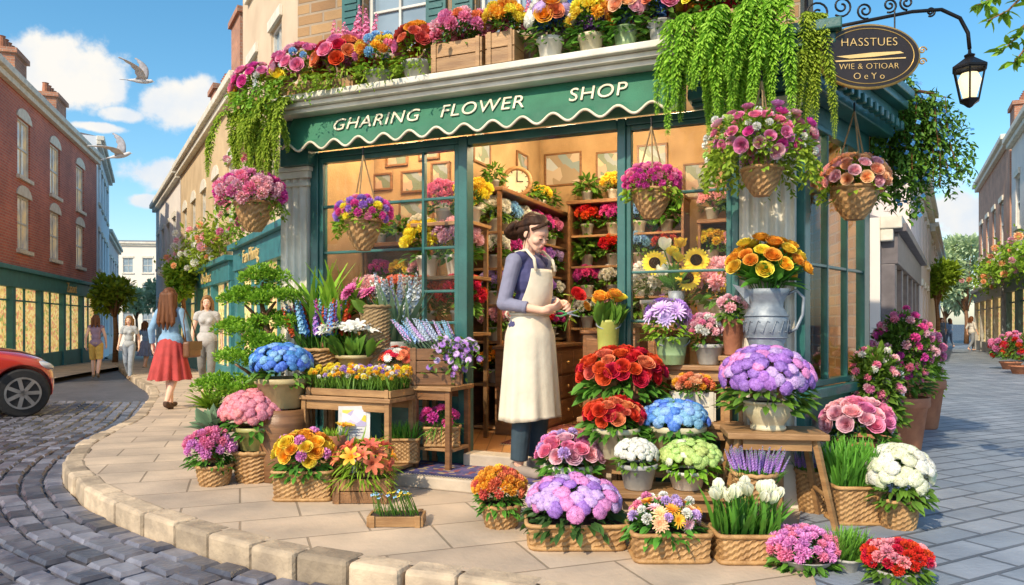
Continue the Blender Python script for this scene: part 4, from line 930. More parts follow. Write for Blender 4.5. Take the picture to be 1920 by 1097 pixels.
def proto(col,tpl,pm,lm='mid',kind='pot'):
    k=(col,tpl)
    if k not in protos:
        t=plant('potted_plant','x',(0,0,0),(kind,.10,.09,pm),(0,0,.15,.095,.085,.075),[(tpl,[col],18,1.0)] if col else [],(lm,70,.055 if col else .09,'leaf'),'potted flowers',jit=0 if col else .01)
        protos[k]=[t,False]
    return protos[k]
def place(col,tpl,pm,loc,label,sc=1.,lm='mid',group=None):
    p=proto(col,tpl,pm,lm)
    o=p[0] if not p[1] else copy_tree(p[0]); p[1]=True
    o.location=loc; o.scale=(sc,)*3; o.rotation_euler[2]=rnd.uniform(0,6); o['label']=label; o['group']=group or 'small potted flowers on the shelves inside the shop'
CN={'white':'white','magenta':'magenta','purple':'purple','sky':'pale blue','red':'red','rose':'pale pink','orange':'orange','yellow':'yellow',None:'leafy green','lilac':'lilac','pink':'pink','coral':'coral'}
order=['first','second','third','fourth','fifth','sixth','seventh']
rows=[(1.8,'upper shelf',['white','sky','white','magenta','magenta','pink'],1.25),(1.5,'third shelf',['white','magenta','white','magenta','purple','lilac'],1.25),(1.2,'middle shelf',['lilac','white','purple','lilac','purple','white'],1.25),(.9,'lower shelf',['rose','pink','red','coral','red','magenta'],1.25),(.55,'bottom shelf',['orange','yellow','red','orange','coral','yellow'],1.25)]
for z,nm,cols,sc in rows:
    for i,c in enumerate(cols):
        place(c,'pompom' if c else 'rose',m_white if i%2 else m_grey,WS(2.42,-(1.04+.27*i),z),f'{CN[c]} potted plant, {nm} of the left bookcase, {order[i]} from the door',sc)
for i,(q,c) in enumerate(((1.08,None),(1.95,None),(2.2,'yellow'),(2.45,None))):
    place(c,'pompom' if c else 'rose',m_grey,WS(2.44,-q,2.157),f'{CN[c]} potted plant, top board of the left bookcase, {order[i]} from the door',.95)
rows=[(2.235,'top board',[None,'yellow',None,None],1.15),(1.9,'upper shelf',['red','magenta','sky',None],1.3),(1.6,'second shelf',[None,'red','sky','coral'],1.3),(1.3,'middle shelf',['magenta','white','pink','lilac'],1.3),(1.0,'lower shelf',['white','rose',None,'purple'],1.3)]
for z,nm,cols,sc in rows:
    for i,c in enumerate(cols):
        place(c,'pompom' if c else 'rose',m_terra if i%2 else m_white,WS(2.05-.26*i,-2.42,z),f'{CN[c]} potted plant, {nm} of the back bookcase, {order[i]} from the left',sc)
for z,nm,cols in((1.985,'top board',['rose',None,'white','coral']),(1.6,'upper shelf',['yellow','rose','sky','magenta']),(1.3,'middle shelf',['lilac','yellow','pink','white']),(1.0,'lower shelf',['orange','rose','red','white'])):
    for i,c in enumerate(cols):
        place(c,'pompom' if c else 'rose',m_terra if i%2 else m_white,WS(.85-.22*i,-2.42,z),f'{CN[c]} potted plant, {nm} of right window bookcase, {order[i]} from left',1.3)
for z,nm,cols in((1.717,'top board',['coral',None,'white']),(1.35,'upper shelf',['magenta','yellow','rose']),(1.0,'lower shelf',['red','white','lilac'])):
    for i,c in enumerate(cols):
        place(c,'pompom' if c else 'rose',m_terra if i%2 else m_white,WS(3.34-.19*i,-.75,z),f'{CN[c]} potted plant, {nm} of left window shelf unit, {order[i]} from left',.95)
for i,(s,c,z) in enumerate(((3.22,'rose',.98),(2.70,'yellow',1.40),(2.45,'rose',1.40),(2.4,'red',.98),(2.72,'red',.98),(2.97,'coral',.98))):
    place(c,'mum',m_white,WS(s,-.42,z),f'{CN[c]} bouquet pot on the ledges behind the left window, {order[i]} placed',1.8,group='bouquets on the ledges behind the left window')
for i,(s,c) in enumerate(((2.62,'pink'),(2.38,'yellow'))):
    place(c,'mum',m_white,WS(s,-.55,1.80),f'{CN[c]} bouquet pot on the highest ledge behind the left window',1.5,group='bouquets on the ledges behind the left window')
for s0,s1,z,nm in((2.25,3.42,.98,'lower'),(2.25,2.82,1.40,'middle'),(2.25,2.75,1.80,'highest')):
    t=thing('window_ledge',f'wooden ledge for pots behind the left shop window, {nm} one','shelf',WS((s0+s1)/2,-.42,z),SA); a=(s1-s0)/2
    m=MB(); m.box(-a,a,-.2,.17,-.03,-.003); m.build('board',m_wood,t,bev=.003)
    for sx in(-1,1):
        m=MB(); m.box(sx*(a-.03)-.015,sx*(a-.03)+.015,-.18,-.15,-(z-.166),-.031); m.build('leg',m_wood,t)
t=thing('window_ledge','wooden ledge for flowers behind the right shop window','shelf',WS(.72,-.35,1.05),SA)
m=MB(); m.box(-.32,.32,-.15,.25,-.03,-.003); m.build('board',m_wood,t,bev=.003)
for sx in(-1,1):
    m=MB(); m.box(sx*.29-.015,sx*.29+.015,-.12,.12,-.88,-.031); m.build('leg',m_wood,t)
for i,(s,q,c,z) in enumerate(((.45,.3,'rose',1.05),(.95,.42,'white',1.05),(.58,.42,'yellow',1.05))):
    place(c,'mum',m_white,WS(s,-q,z),f'{CN[c]} bouquet pot on the ledge behind the right window, {order[i]} placed',1.7,group='bouquets behind the right window')
t=thing('card_rack','slanted rack of coloured cards inside the door at counter height','rack',WS(2.14,-1.2,.88),SA)
for k in range(9):
    m=MB(); m.box(-.10,.1,-.035,.035,0,.006,Matrix.Translation((0,.36-.09*k,.03))@Matrix.Rotation(R(25),4,'Y')); m.build('card',mk('card_paper',[(.6,.2,.1),(.1,.35,.4),(.65,.5,.1),(.55,.5,.45),(.3,.45,.15),(.5,.1,.2),(.2,.25,.5),(.6,.35,.1),(.4,.4,.4)][k],None,.7),t)
m=MB(); m.box(-.12,.12,-.42,.42,-.012,-.002); m.build('board',m_wood,t)
# ---------------------------------------------------------------- display furniture outside
def table(name,label,cx,cy,w,d,h,rz,cat='table',shelf=None,leg=.035,m1=None):
    m1=m1 or m_wood; t=thing(name,label,cat,(cx,cy,0),rz)
    m=MB(); m.box(-w/2,w/2,-d/2,d/2,h-.028,h); m.build('tabletop',m_woodh,t,bev=.004)
    for sx in(-1,1):
        for sy in(-1,1):
            m=MB(); x=sx*(w/2-leg);y=sy*(d/2-leg); m.box(x-leg/2,x+leg/2,y-leg/2,y+leg/2,0,h-.029); m.build('leg',m1,t,bev=.003)
    m=MB(); m.box(-w/2+leg*1.6,w/2-leg*1.6,-d/2+leg*.7,-d/2+leg*1.2,h-.09,h-.03); m.box(-w/2+leg*1.6,w/2-leg*1.6,d/2-leg*1.2,d/2-leg*.7,h-.09,h-.03); m.build('apron_rail',m1,t,bev=.002)
    if shelf: m=MB(); m.box(-w/2+.01,w/2-.01,-d/2+leg*1.6,d/2-leg*1.6,shelf-.02,shelf); m.build('lower_shelf',m_woodh,t,bev=.003)
    return t
FR=SA-PI
table('display_table','oak display table outside the left window under the tray of grass flowers',(672-960)/F*4.98,4.98,.72,.36,.57,FR,shelf=.12)
table('display_stand','small oak stand left of the door with baskets on its lower shelf',(828-960)/F*5.05,5.05,.32,.34,.63,FR,shelf=.22,m1=m_wdark)
table('display_bench','tall narrow oak bench of pots against the left shop window',(690-960)/F*5.33,5.33,.92,.24,.69,FR)
table('display_bench','low oak bench at the front carrying the white and pale green pots',(1257-960)/F*3.86,3.86,.60,.30,.195,R(-8))
table('display_bench','second step bench behind the low oak bench',(1220-960)/F*4.16,4.16,.74,.24,.30,FR)
table('display_bench','third step bench under the big red roses',(1235-960)/F*4.40,4.40,.95,.20,.48,FR)
table('display_bench','highest oak bench under the right window with bucket flowers',(1285-960)/F*4.52,4.43,.52,.14,.80,FR)
table('plinth_stand','tall slim oak stand holding the grey metal pitcher',(1438-960)/F*4.17,4.17,.20,.15,.895,FR,leg=.03)
sx_,sy_=(1448-960)/F*3.95,3.95
t=thing('stool','oak stool with splayed legs under the big purple hydrangea','stool',(sx_,sy_,0),R(-8))
m=MB(); m.box(-.25,.25,-.16,.16,.452,.485); m.build('seat',m_woodh,t,bev=.006)
for a in(-1,1):
    for b in(-1,1):
        m=MB(); m.tube([(a*.19,b*.11,.452),(a*.275,b*.165,0)],(.02,.017),4); m.build('leg',m_wood,t)
for a in(-1,1):
    m=MB(); m.tube([(a*.245,-.145,.16),(a*.245,.145,.16)],.011,8); m.build('stretcher',m_wood,t)
for b in(-1,1):
    m=MB(); m.box(-.17,.17,b*.118-.008,b*.118+.008,.395,.45); m.build('seat_rail',m_wood,t)
# ---------------------------------------------------------------- potted flowers outside
B=lambda *a:list(a)
pxp('flower_basket','small round wicker basket of pink mauve pompoms, leftmost in the front row','basket',m_wick,(370,434,872,914),(350,438,806,878),B(('mum',['mauve','pink'],36,1.1)))
bk=thing('wicker_basket','round wicker basket under the olive pot of pink hydrangea','basket',((480-960)/F*4.98,4.98,0)); make_pot(bk,'basket',.30,.20,m_wick)
pxp('potted_hydrangea','large pink hydrangea dome in an olive glazed pot standing on a wicker basket','pot',m_olive,(438,522,798,856),(410,540,726,816),B(('mophead',['salmon'],98,1.18)),zb=.205,Y=4.98,leaf=('mid',130,.09,'leaf'),zmin=-.25)
pxp('flower_crate','square wicker tray of yellow and orange roses with mauve at one side','tray',m_wick,(518,628,880,942),(512,630,806,893),B(('rose',['yellow','orange','yellow'],30,1.15),('pompom',['mauve'],8,1.0)))
pxp('flower_crate','brown plank crate of orange red lilies beside the yellow rose tray','crate',m_wick2,(630,735,892,946),(625,742,818,905),B(('lily',['coral','orange','coral'],28,1.2)),leaf=('bright',240,.11,'sword'),jit=.08)
spikes('seedling_tray','shallow wooden tray of thin yellow sprigs lying on the pavement edge','crate',m_wood,(692,796,962,992),(695,770,915,990),'floret',['yellow','sky'],26,zb=0,nb=60,lm='mid',blh=.45,bw=.012,pd=.14,cat='seed tray')
pxp('flower_basket','round wicker basket of orange marigolds in front of the florist','basket',m_wick,(903,977,945,994),(885,986,878,958),B(('mum',['orange','orange','coral'],50,1.1)))
pxp('flower_crate','wide wicker tray of lilac hydrangea heads at the front of the pavement','tray',m_wick,(988,1170,972,1034),(980,1170,888,990),B(('mophead',['lilac','lilac','mauve','purple'],62,1.14),('rose',['pink'],1,1.0)),pd=.3,leaf=('dark',240,.08,'leaf'))
pxp('flower_crate','wicker box of pink and peach dahlias beside the lilac tray','tray',m_wick,(1182,1325,992,1058),(1172,1322,926,1006),B(('dahlia',['peach','pink','rose','orange'],24,1.2),('pompom',['pink','white','lilac'],18,.75)),pd=.22)
spikes('flower_basket','dark wicker basket of white tulips at the front','tray',m_wick,(1338,1456,995,1060),(1335,1460,915,1000),'tulip',['cream'],21,nb=120,leafk='sword',lm='mid',blh=.75,bw=.030,pd=.2)
pxp('potted_flowers','low bowl of pink chrysanthemums spilling at the front right','bowl',m_grey,(1452,1562,1045,1078),(1438,1576,990,1068),B(('mum',['mauve','pink','mauve'],66,1.1)))
spikes('potted_grass','small dark pot of spiky green grass beside the pink chrysanthemum bowl','pot',m_grey,(1564,1612,1045,1076),(1560,1622,990,1060),'lav',['lavender'],0,nb=260,lm='grass',blh=.8,cat='potted grass')
pxp('potted_flowers','grey pot of red carnations at the bottom right edge','pot',m_grey,(1638,1722,1065,1108),(1622,1743,1016,1083),B(('pompom',['red','red','salmon'],44,1.08)))
pxp('flower_basket','round wicker basket of cream white hydrangeas at the right','basket',m_wick,(1648,1720,935,998),(1625,1750,828,948),B(('mophead',['cream','cream','white'],44,1.05)),leaf=('mid',260,.07,'leaf'),zmin=-.3)
spikes('grass_crate','square wicker tray of tall green grass behind the stool','tray',m_wick,(1556,1648,908,986),(1558,1645,828,910),'lav',['lavender'],0,nb=420,lm='grass',blh=.85,pd=.2,cat='potted grass')
spikes('flower_basket','small wicker basket of lavender under the stool at the right','basket',m_wick,(1494,1556,882,962),(1490,1556,836,890),'lav',['lavender'],34,Y=4.15,nb=130,blh=.45)
spikes('flower_basket','wicker basket of purple lavender in front of the stool at its left','basket',m_wick,(1374,1456,886,985),(1358,1476,828,890),'lav',['lavender','purple'],76,Y=3.66,nb=180,blh=.45)
pxp('potted_hydrangea','huge purple hydrangea dome in a cream stone urn on the stool','urn',m_cream,(1397,1483,750,812),(1348,1526,642,772),B(('mophead',['purple','lilac','purple','mauve'],98,1.16)),zb=.486,Y=3.95,leaf=('mid',200,.09,'leaf'),zmin=-.25)
pz=.897; pY=4.17; k=pY/F
t=thing('flower_pitcher','tall grey metal pitcher of orange roses in front of the white column','pitcher',((1437-960)*k,pY,pz))
m=MB(); pr=[(0,0),(32,0),(34,3),(31,9),(36,22),(41,45),(38,66),(30,80),(31,90),(37,102),(43,114),(40,114),(32,96),(28,80)]
m.lathe([(a*k,b*k) for a,b in pr],36); m.build('jug',m_galv,t,True)
m=MB(); m.tube([(35*k,-.02,104*k),(52*k,-.03,112*k),(66*k,-.03,98*k),(64*k,-.03,66*k),(52*k,-.03,40*k),(38*k,-.02,32*k)],.009,8); m.build('handle',m_galv,t,True)
m=MB(); m.add([(-36*k,-.035,113*k),(-36*k,.035,113*k),(-66*k,-.015,124*k),(-34*k,-.02,84*k)],[(0,1,2),(0,2,3),(1,2,3)]); m.build('spout',m_galv,t)
m=MB()
for z,r_ in((24,38),(64,40)): m.tube([(r_*k*math.cos(a),r_*k*math.sin(a),z*k) for a in np.linspace(0,2*PI,33)[:-1]],.0035,6,True)
for a in np.linspace(0,2*PI,17)[:-1]: m.tube([(41.5*k*math.cos(a+q*.1),41.5*k*math.sin(a+q*.1),(44+12*math.sin(q*1.2))*k) for q in range(-2,3)],.0025,5)
m.build('engraved_band',m_galv,t,True)
m=MB(); n=120; d=rdir(n,.0); scatY(m,T['leaf'],np.array([0,0,.36])+d*np.array([.07,.06,.06]),d+np.array([0,0,.25])+rng.normal(0,.3,(n,3)),.14*rng.uniform(.7,1.2,n)); m.build('foliage',LM['mid'],t,True)
st=MB()
for i,p in enumerate(fib(32,-.02)):
    pos=np.array([0,0,.43])+p*np.array([.235,.16,.215])*rng.uniform(.86,1.05); st.tube([(p[0]*.05,p[1]*.05,.3),pos*.6+np.array([0,0,.15]),pos],.003,5); bloom(t,'rose',PM['orange' if i%3 else 'yellow'] if i%7 else PM['orange'],pos-.03*p,p*.9+np.array([0,-.25,.45]),rnd.uniform(.044,.054))
st.build('stems',LM['mid'],t)
pxp('potted_hydrangea','white hydrangea in a grey pot on the low front bench','pot',m_grey,(1160,1232,868,905),(1150,1236,820,880),B(('mophead',['white'],54,1.14)),zb=.197,Y=3.84,leaf=('mid',100,.06,'leaf'))
pxp('potted_hydrangea','pale green hydrangea in a white pot on the low front bench','pot',m_white,(1250,1326,880,916),(1232,1358,822,892),B(('mophead',['pale_green','pale_green','pale_green','pale_green','cream'],70,1.14)),zb=.197,Y=3.84,leaf=('bright',180,.06,'leaf'))
pxp('potted_flowers','pot of pink roses left of the low bench beside the florist','pot',m_white,(1020,1116,868,940),(1000,1140,808,888),B(('rose',['pink','rose','pink'],32,1.2),('pompom',['lilac','mauve'],8,.9)),Y=4.2,leaf=('mid',220,.07,'leaf'))
pxp('potted_flowers','cream pot of round red ranunculus on the second step','pot',m_cream,(1108,1200,800,862),(1090,1212,742,818),B(('rose',['red','red','red','coral'],44,1.18)),zb=.302,Y=4.14,leaf=('mid',200,.08,'leaf'))
pxp('potted_hydrangea','sky blue hydrangea in a cream pot on the second step','pot',m_cream,(1216,1322,796,862),(1198,1334,746,824),B(('mophead',['sky','sky','blue'],70,1.14)),zb=.302,Y=4.14,leaf=('mid',200,.08,'leaf'))
pxp('potted_flowers','large pot of red and coral roses on the third step beside the florist','pot',m_terra,(1120,1205,735,795),(1078,1252,648,752),B(('rose',['red'],46,1.2),('rose',['coral'],12,1.15)),zb=.482,Y=4.36,leaf=('mid',260,.10,'leaf'))
pxp('flower_crate','small cream box of orange flowers on the third step','crate',m_stone,(1258,1338,735,752),(1262,1336,703,742),B(('mum',['orange','coral','peach'],32,1.1)),zb=.482,Y=4.33,pd=.1,leaf=('mid',100,.04,'leaf'))
pxp('flower_bucket','green bucket of violet gerberas on the highest bench','bucket',m_gbuck,(1228,1290,632,684),(1204,1300,552,640),B(('dahlia',['lilac','purple','lilac'],14,1.2)),zb=.802,Y=4.42,leaf=('bright',180,.06,'leaf'))
pxp('potted_flowers','grey pot of pale pink blossoms on the highest bench at its right end','pot',m_grey,(1302,1356,645,684),(1286,1358,588,654),B(('mum',['rose','pink','white'],44,1.1)),zb=.802,Y=4.42,leaf=('mid',110,.05,'leaf'))
spikes('flower_bucket','yellow green bucket of tall orange roses just right of the florist','bucket',m_ybuck,(1118,1162,600,668),(1118,1188,540,600),'rose',['orange','orange','yellow'],11,zb=.74,Y=4.62,nb=50,leafk='leaf',lm='mid',blh=.6,bw=.046)
table('plinth_stand','slim oak stand inside the doorway under the yellow green bucket',(1140-960)/F*4.62,4.62,.18,.16,.737,FR)
pxp('potted_flowers','terracotta pot of leafy plant behind the pitcher by the right window','pot',m_terra,(1352,1396,598,650),(1345,1398,555,605),B(('mum',['rose'],8,.8)),Y=4.36,zb=.86,leaf=('mid',120,.06,'leaf'))
table('plinth_stand','slim oak stand under the terracotta pot by the right window',(1374-960)/F*4.36,4.36,.15,.13,.858,FR,leg=.025)
p=WS(.74,-.16,1.05); t=thing('flower_vase','metal vase of sunflowers and cream lilies standing in the right window','vase',p)
m=MB(); m.lathe([(0,0),(.035,0),(.04,.02),(.045,.12),(.055,.20),(.05,.20),(.038,.1)],20); m.build('vase',m_galv,t,True)
m=MB(); n=34; d=rdir(n,.1); scatY(m,T['leaf'],np.array([0,0,.2])+d*.03,d+np.array([0,0,.6]),.15*rng.uniform(.7,1.2,n)); m.build('foliage',LM['mid'],t,True)
st=MB()
for i,(x,z,tp_) in enumerate(((.15,.38,'sunflower'),(-.11,.39,'sunflower'),(-.06,.28,'sunflower'),(.04,.42,'calla'),(.09,.46,'calla'),(-.01,.47,'calla'),(.10,.29,'calla'),(.0,.38,'calla'))):
    pos=x*np.array([ux,uy,0])+np.array([0,-.05,z]); st.tube([(0,0,.15),pos*.6+np.array([0,0,.1]),pos],.004,5)
    if tp_=='sunflower':
        o=bloom(t,tp_,PM['sun'],pos,(rnd.uniform(-.3,.0),-1,.1),.080); c=bloom(t,'seedhead',m_seed,pos,(0,-1,.1),.080,'seed_head'); c.rotation_quaternion=o.rotation_quaternion
    else: bloom(t,tp_,PM['yellow'] if i%2 else PM['cream'],pos,(rnd.uniform(-.3,.1),-.5,1),.05)
st.build('stems',LM['mid'],t)
# left display
tb=thing('wooden_tub','brown wooden tub supporting the blue hydrangea pot','tub',((532-960)/F*5.02,5.02,0)); make_pot(tb,'tub',.36,.475,m_wdark)
pxp('potted_hydrangea','bright blue hydrangea dome in a tan pot on the wooden tub','pot',m_tan,(480,580,708,766),(466,590,640,722),B(('mophead',['blue','blue','sky'],98,1.16)),zb=.478,Y=5.02,leaf=('mid',150,.08,'leaf'),zmin=-.25)
k=4.96/F
t=thing('flower_tray','long wooden tray of short grass with yellow and purple flowers on the display table','seed tray',((676-960)*k,4.96,.572),FR); make_pot(t,'crate',.66,.05,m_wood,.30)
m=MB(); n=900; p=np.stack([rng.uniform(-.32,.32,n),rng.uniform(-.14,.14,n),np.full(n,.04)],1); scatY(m,T['blade'],p,np.stack([rng.normal(0,.25,n),rng.normal(0,.25,n),np.ones(n)],1),rng.uniform(.07,.13,n),.9); o=m.build('grass_blades',LM['grass'],t); o['kind']='stuff'
for c,n in(('yellow',110),('orange',70),('purple',40),('white',30),('lilac',35)):
    m=MB(); x=rng.uniform(-.32,.32,n)*(1 if c!='purple' else .6)+(.05 if c in('purple','lilac') else 0); p=np.stack([np.clip(x,-.33,.33),rng.uniform(-.15,.15,n),rng.uniform(.11,.18,n)],1); scatZ(m,T['pompom'],p,np.stack([rng.normal(0,.3,n),rng.normal(-.2,.3,n),np.ones(n)],1),rng.uniform(.014,.022,n)); o=m.build('blossoms',PM[c],t); o['kind']='stuff'
spikes('potted_lilies','pot of white lilies on the bench outside the left window','pot',m_tan,(630,702,665,702),(610,722,607,680),'lily',['white'],30,zb=.692,Y=5.28,nb=50,leafk='leaf',lm='mid',blh=.6,bw=.062)
spikes('flower_basket','wicker basket of red and blue delphinium spikes at the left end of the bench','basket',m_wick,(560,642,655,702),(532,655,556,660),'spike',['red','blue','magenta','sky','purple'],42,zb=.692,Y=5.34,nb=90,lm='mid',blh=.5)
pxp('flower_crate','wooden box of small red and white flowers on the bench','crate',m_wood,(712,792,680,702),(705,792,645,694),B(('daisy',['coral','red','white'],38,1.15)),zb=.692,Y=5.26,pd=.12,leaf=('mid',120,.05,'leaf'))
spikes('flower_crate','wooden crate of pale blue flower spikes left of the doorway','crate',m_wdark,(772,868,652,722),(728,838,590,652),'spike',['sky','steel','lilac'],34,zb=.632,Y=5.08,nb=100,lm='grey',blh=.6,pd=.2)
k=5.02/F; t=thing('trailing_vine','trailing vine with violet blossoms spilling beside the door frame','plant',((852-960)*k,5.02,.80))
m=MB(); P=[];D=[];bp=[]
for s in range(20):
    x0=rnd.uniform(-.12,.12);y0=rnd.uniform(-.08,.05);L=rnd.uniform(.12,.36)
    for j in range(16):
        u=j/15; P.append((x0*(1+.6*u),y0-.05*u,.12+.10*math.sin(u*2.2)-L*u)); D.append((rnd.gauss(0,.7),rnd.gauss(-.3,.5),rnd.gauss(-.2,.5)))
        if j%4==1: bp.append(P[-1])
scatY(m,T['leaf'],P,D,rng.uniform(.035,.065,len(P))); m.build('foliage',LM['mid'],t,True)
for p in bp: bloom(t,'daisy',PM['lilac' if rnd.random()<.6 else 'purple'],p,(rnd.gauss(0,.4),-1,.4),.024)
make_pot(t,'crate',.14,.09,m_wdark,.12)
spikes('potted_flowers','silver grey flower spikes standing behind the bench by the left window','pot',m_grey,(715,772,640,702),(690,792,505,600),'spike',['steel','white'],24,zb=.692,Y=5.40,nb=90,lm='grey',leafk='sword',blh=.6)
spikes('potted_flowers','jute sack of magenta gerberas by the left window','basket',m_rope,(676,738,575,702),(640,706,528,590),'daisy',['gerbera'],9,zb=.692,Y=5.34,nb=20,leafk='leaf',lm='mid',blh=.6,bw=.07)
spikes('potted_palm','green palm with long arching leaves in the corner of the left window','pot',m_terra,(590,640,640,702),(570,655,488,600),'lav',['lavender'],0,zb=.692,Y=5.43,nb=60,leafk='palm',lm='bright',blh=.7,cat='potted plant')
spikes('grass_basket','wicker basket of green grass on the pavement under the display table','tray',m_wick,(726,786,822,872),(722,790,785,825),'lav',['lavender'],0,Y=4.98,zb=.12,nb=200,lm='grass',blh=.8,cat='potted grass',pd=.14)
pxp('flower_basket','wicker basket of grass with magenta flowers on the small stand','tray',m_wick,(796,862,800,856),(790,860,762,810),B(('mum',['magenta'],9,.75)),Y=5.03,zb=.222,pd=.16,leaf=('grass',160,.10,'blade'))
spikes('potted_plant','small tuft of green and orange leaves between the crate and the picture card','pot',m_terra,(610,648,815,850),(602,656,784,830),'lily',['orange'],5,Y=4.7,zb=0,nb=70,leafk='sword',lm='bright',blh=.7,bw=.03,cat='potted plant')
k=4.76/F; t=thing('picture_card','white card with a painted flower leaning against the display table','picture',((665-960)*k,4.72,.0),R(6)); t.rotation_euler=(R(-7),0,R(6))
m=MB(); m.box(-.10,.10,-.004,.004,.30,.52); m.box(-.012,.012,.005,.016,0,.5); m.build('card',mk('white_card',(.75,.74,.72),None,.7),t)
m=MB(); m.box(-.075,.075,-.0065,-.0045,.39,.495); m.build('printed_flower',vorm('flower_print',[(.45,.4,.6),(.65,.62,.72),(.8,.55,.05),(.55,.5,.66),(.7,.68,.74),(.85,.6,.1)],22,.6),t)
m=MB()
for z,w in((.37,.05),(.35,.06),(.33,.04)): m.box(-w,w,-.0065,-.0045,z,z+.006)
m.build('printed_lines',mk('grey_ink',(.35,.33,.4),None,.7),t)
for px,py,Y,s,lab in((398,795,5.05,.16,'rosette of grey green leaves on the pavement left of the pink hydrangea'),(398,752,5.35,.17,'spiky green plant in the pot row behind the pink hydrangea')):
    p=at(px,py,Y); t=thing('leafy_plant',lab,'plant',(p.x,Y,0))
    make_pot(t,'pot',.16,max(.1,p.z-.08),m_terra)
    m=MB(); n=90; d=rdir(n,.1); scatY(m,T['leaf' if lab[0]=='r' else 'sword'],np.zeros((n,3))+np.array([0,0,p.z-.06]),d+np.array([0,0,.25]),s*rng.uniform(.7,1.3,n)); m.build('foliage',LM['grey' if lab[0]=='r' else 'bright'],t,True)
# bonsai
t=thing('bonsai_tree','bright green layered bonsai tree left of the shop window','tree',(-1.78,5.33,0)); make_pot(t,'tub',.34,.3,m_wdark)
m=MB(); m.tube([(0,0,.25),(.03,0,.5),(-.03,0,.72),(.04,0,.95),(-.01,0,1.2)],(.05,.045,.038,.03,.015),8)
pads=[(.0,0,1.34,.14,.12),(.10,-.02,1.20,.15,.11),(-.12,-.03,1.18,.14,.11),(.08,.0,1.02,.16,.12),(-.14,-.06,.98,.16,.11),(.02,-.10,.88,.15,.10),(-.16,-.1,.76,.16,.11),(-.20,-.15,.58,.18,.13),(-.06,-.2,.52,.18,.12)]
for x,y,z,r_,h_ in pads: m.tube([(0,0,z-.15),(x*.6,y*.6,z-.05),(x,y,z)],(.018,.013,.008),6)
m.build('trunk',m_wdark,t,True)
m=MB()
for x,y,z,r_,h_ in pads:
    for _ in range(17):
        a=rnd.uniform(0,6.28); q=math.sqrt(rnd.random()); bx,by=r_*q*math.cos(a),r_*.8*q*math.sin(a); bz=h_*(.55*(1-q*q))+rnd.uniform(-.02,.02); br_=rnd.uniform(.045,.07)
        n=85; d=rdir(n,-.3); scatY(m,T['leafr'],np.array([x+bx,y+by,z+bz])+d*br_*np.array([1.1,1.1,.85])*rng.uniform(.75,1.05,(n,1)),d+np.array([0,0,.35])+rng.normal(0,.45,(n,3)),.027*rng.uniform(.6,1.25,n),.4,.35)
m.build('crown',LM['bright'],t)
def bush(label,px,Y,dy0,dy1,wpx,cols,potw,poth,lm='mid',n=40,pm=m_terra):
    k=Y/F; x=(px-960)*k; z=gz(x,Y); zc=CH-((dy0+dy1)/2-HY)*k-z; rz_=(dy1-dy0)/2*k
    return plant('potted_shrub',label,(x,Y,z),('pot',potw,poth,pm),(0,0,zc,wpx*k/2,wpx*k/2*.8,rz_),[('mum',cols,n,.62)],(lm,1100,.085,'leaf'),'potted shrub',zmin=-.7,skirt=.2,jit=.10)
pxp('potted_roses','tall terracotta pot of pale pink roses beside the shop side wall','pot',m_terra,(1570,1645,824,943),(1540,1672,742,838),B(('rose',['rose','pink','rose'],34,1.18)),Y=4.33,leaf=('mid',220,.075,'leaf'))
bush('tall bushy shrub of pink and white blossoms against the shop side wall',1640,5.0,650,790,100,['rose','white','pink'],.30,.32,n=60)
bush('terracotta potted shrub with deep pink blossoms at the start of the alley',1690,6.2,582,735,110,['pink','magenta','rose'],.42,.45,n=70)
bush('far terracotta potted shrub with pink blossoms along the alley wall',1726,7.6,604,735,80,['pink','rose'],.45,.5,'bright')
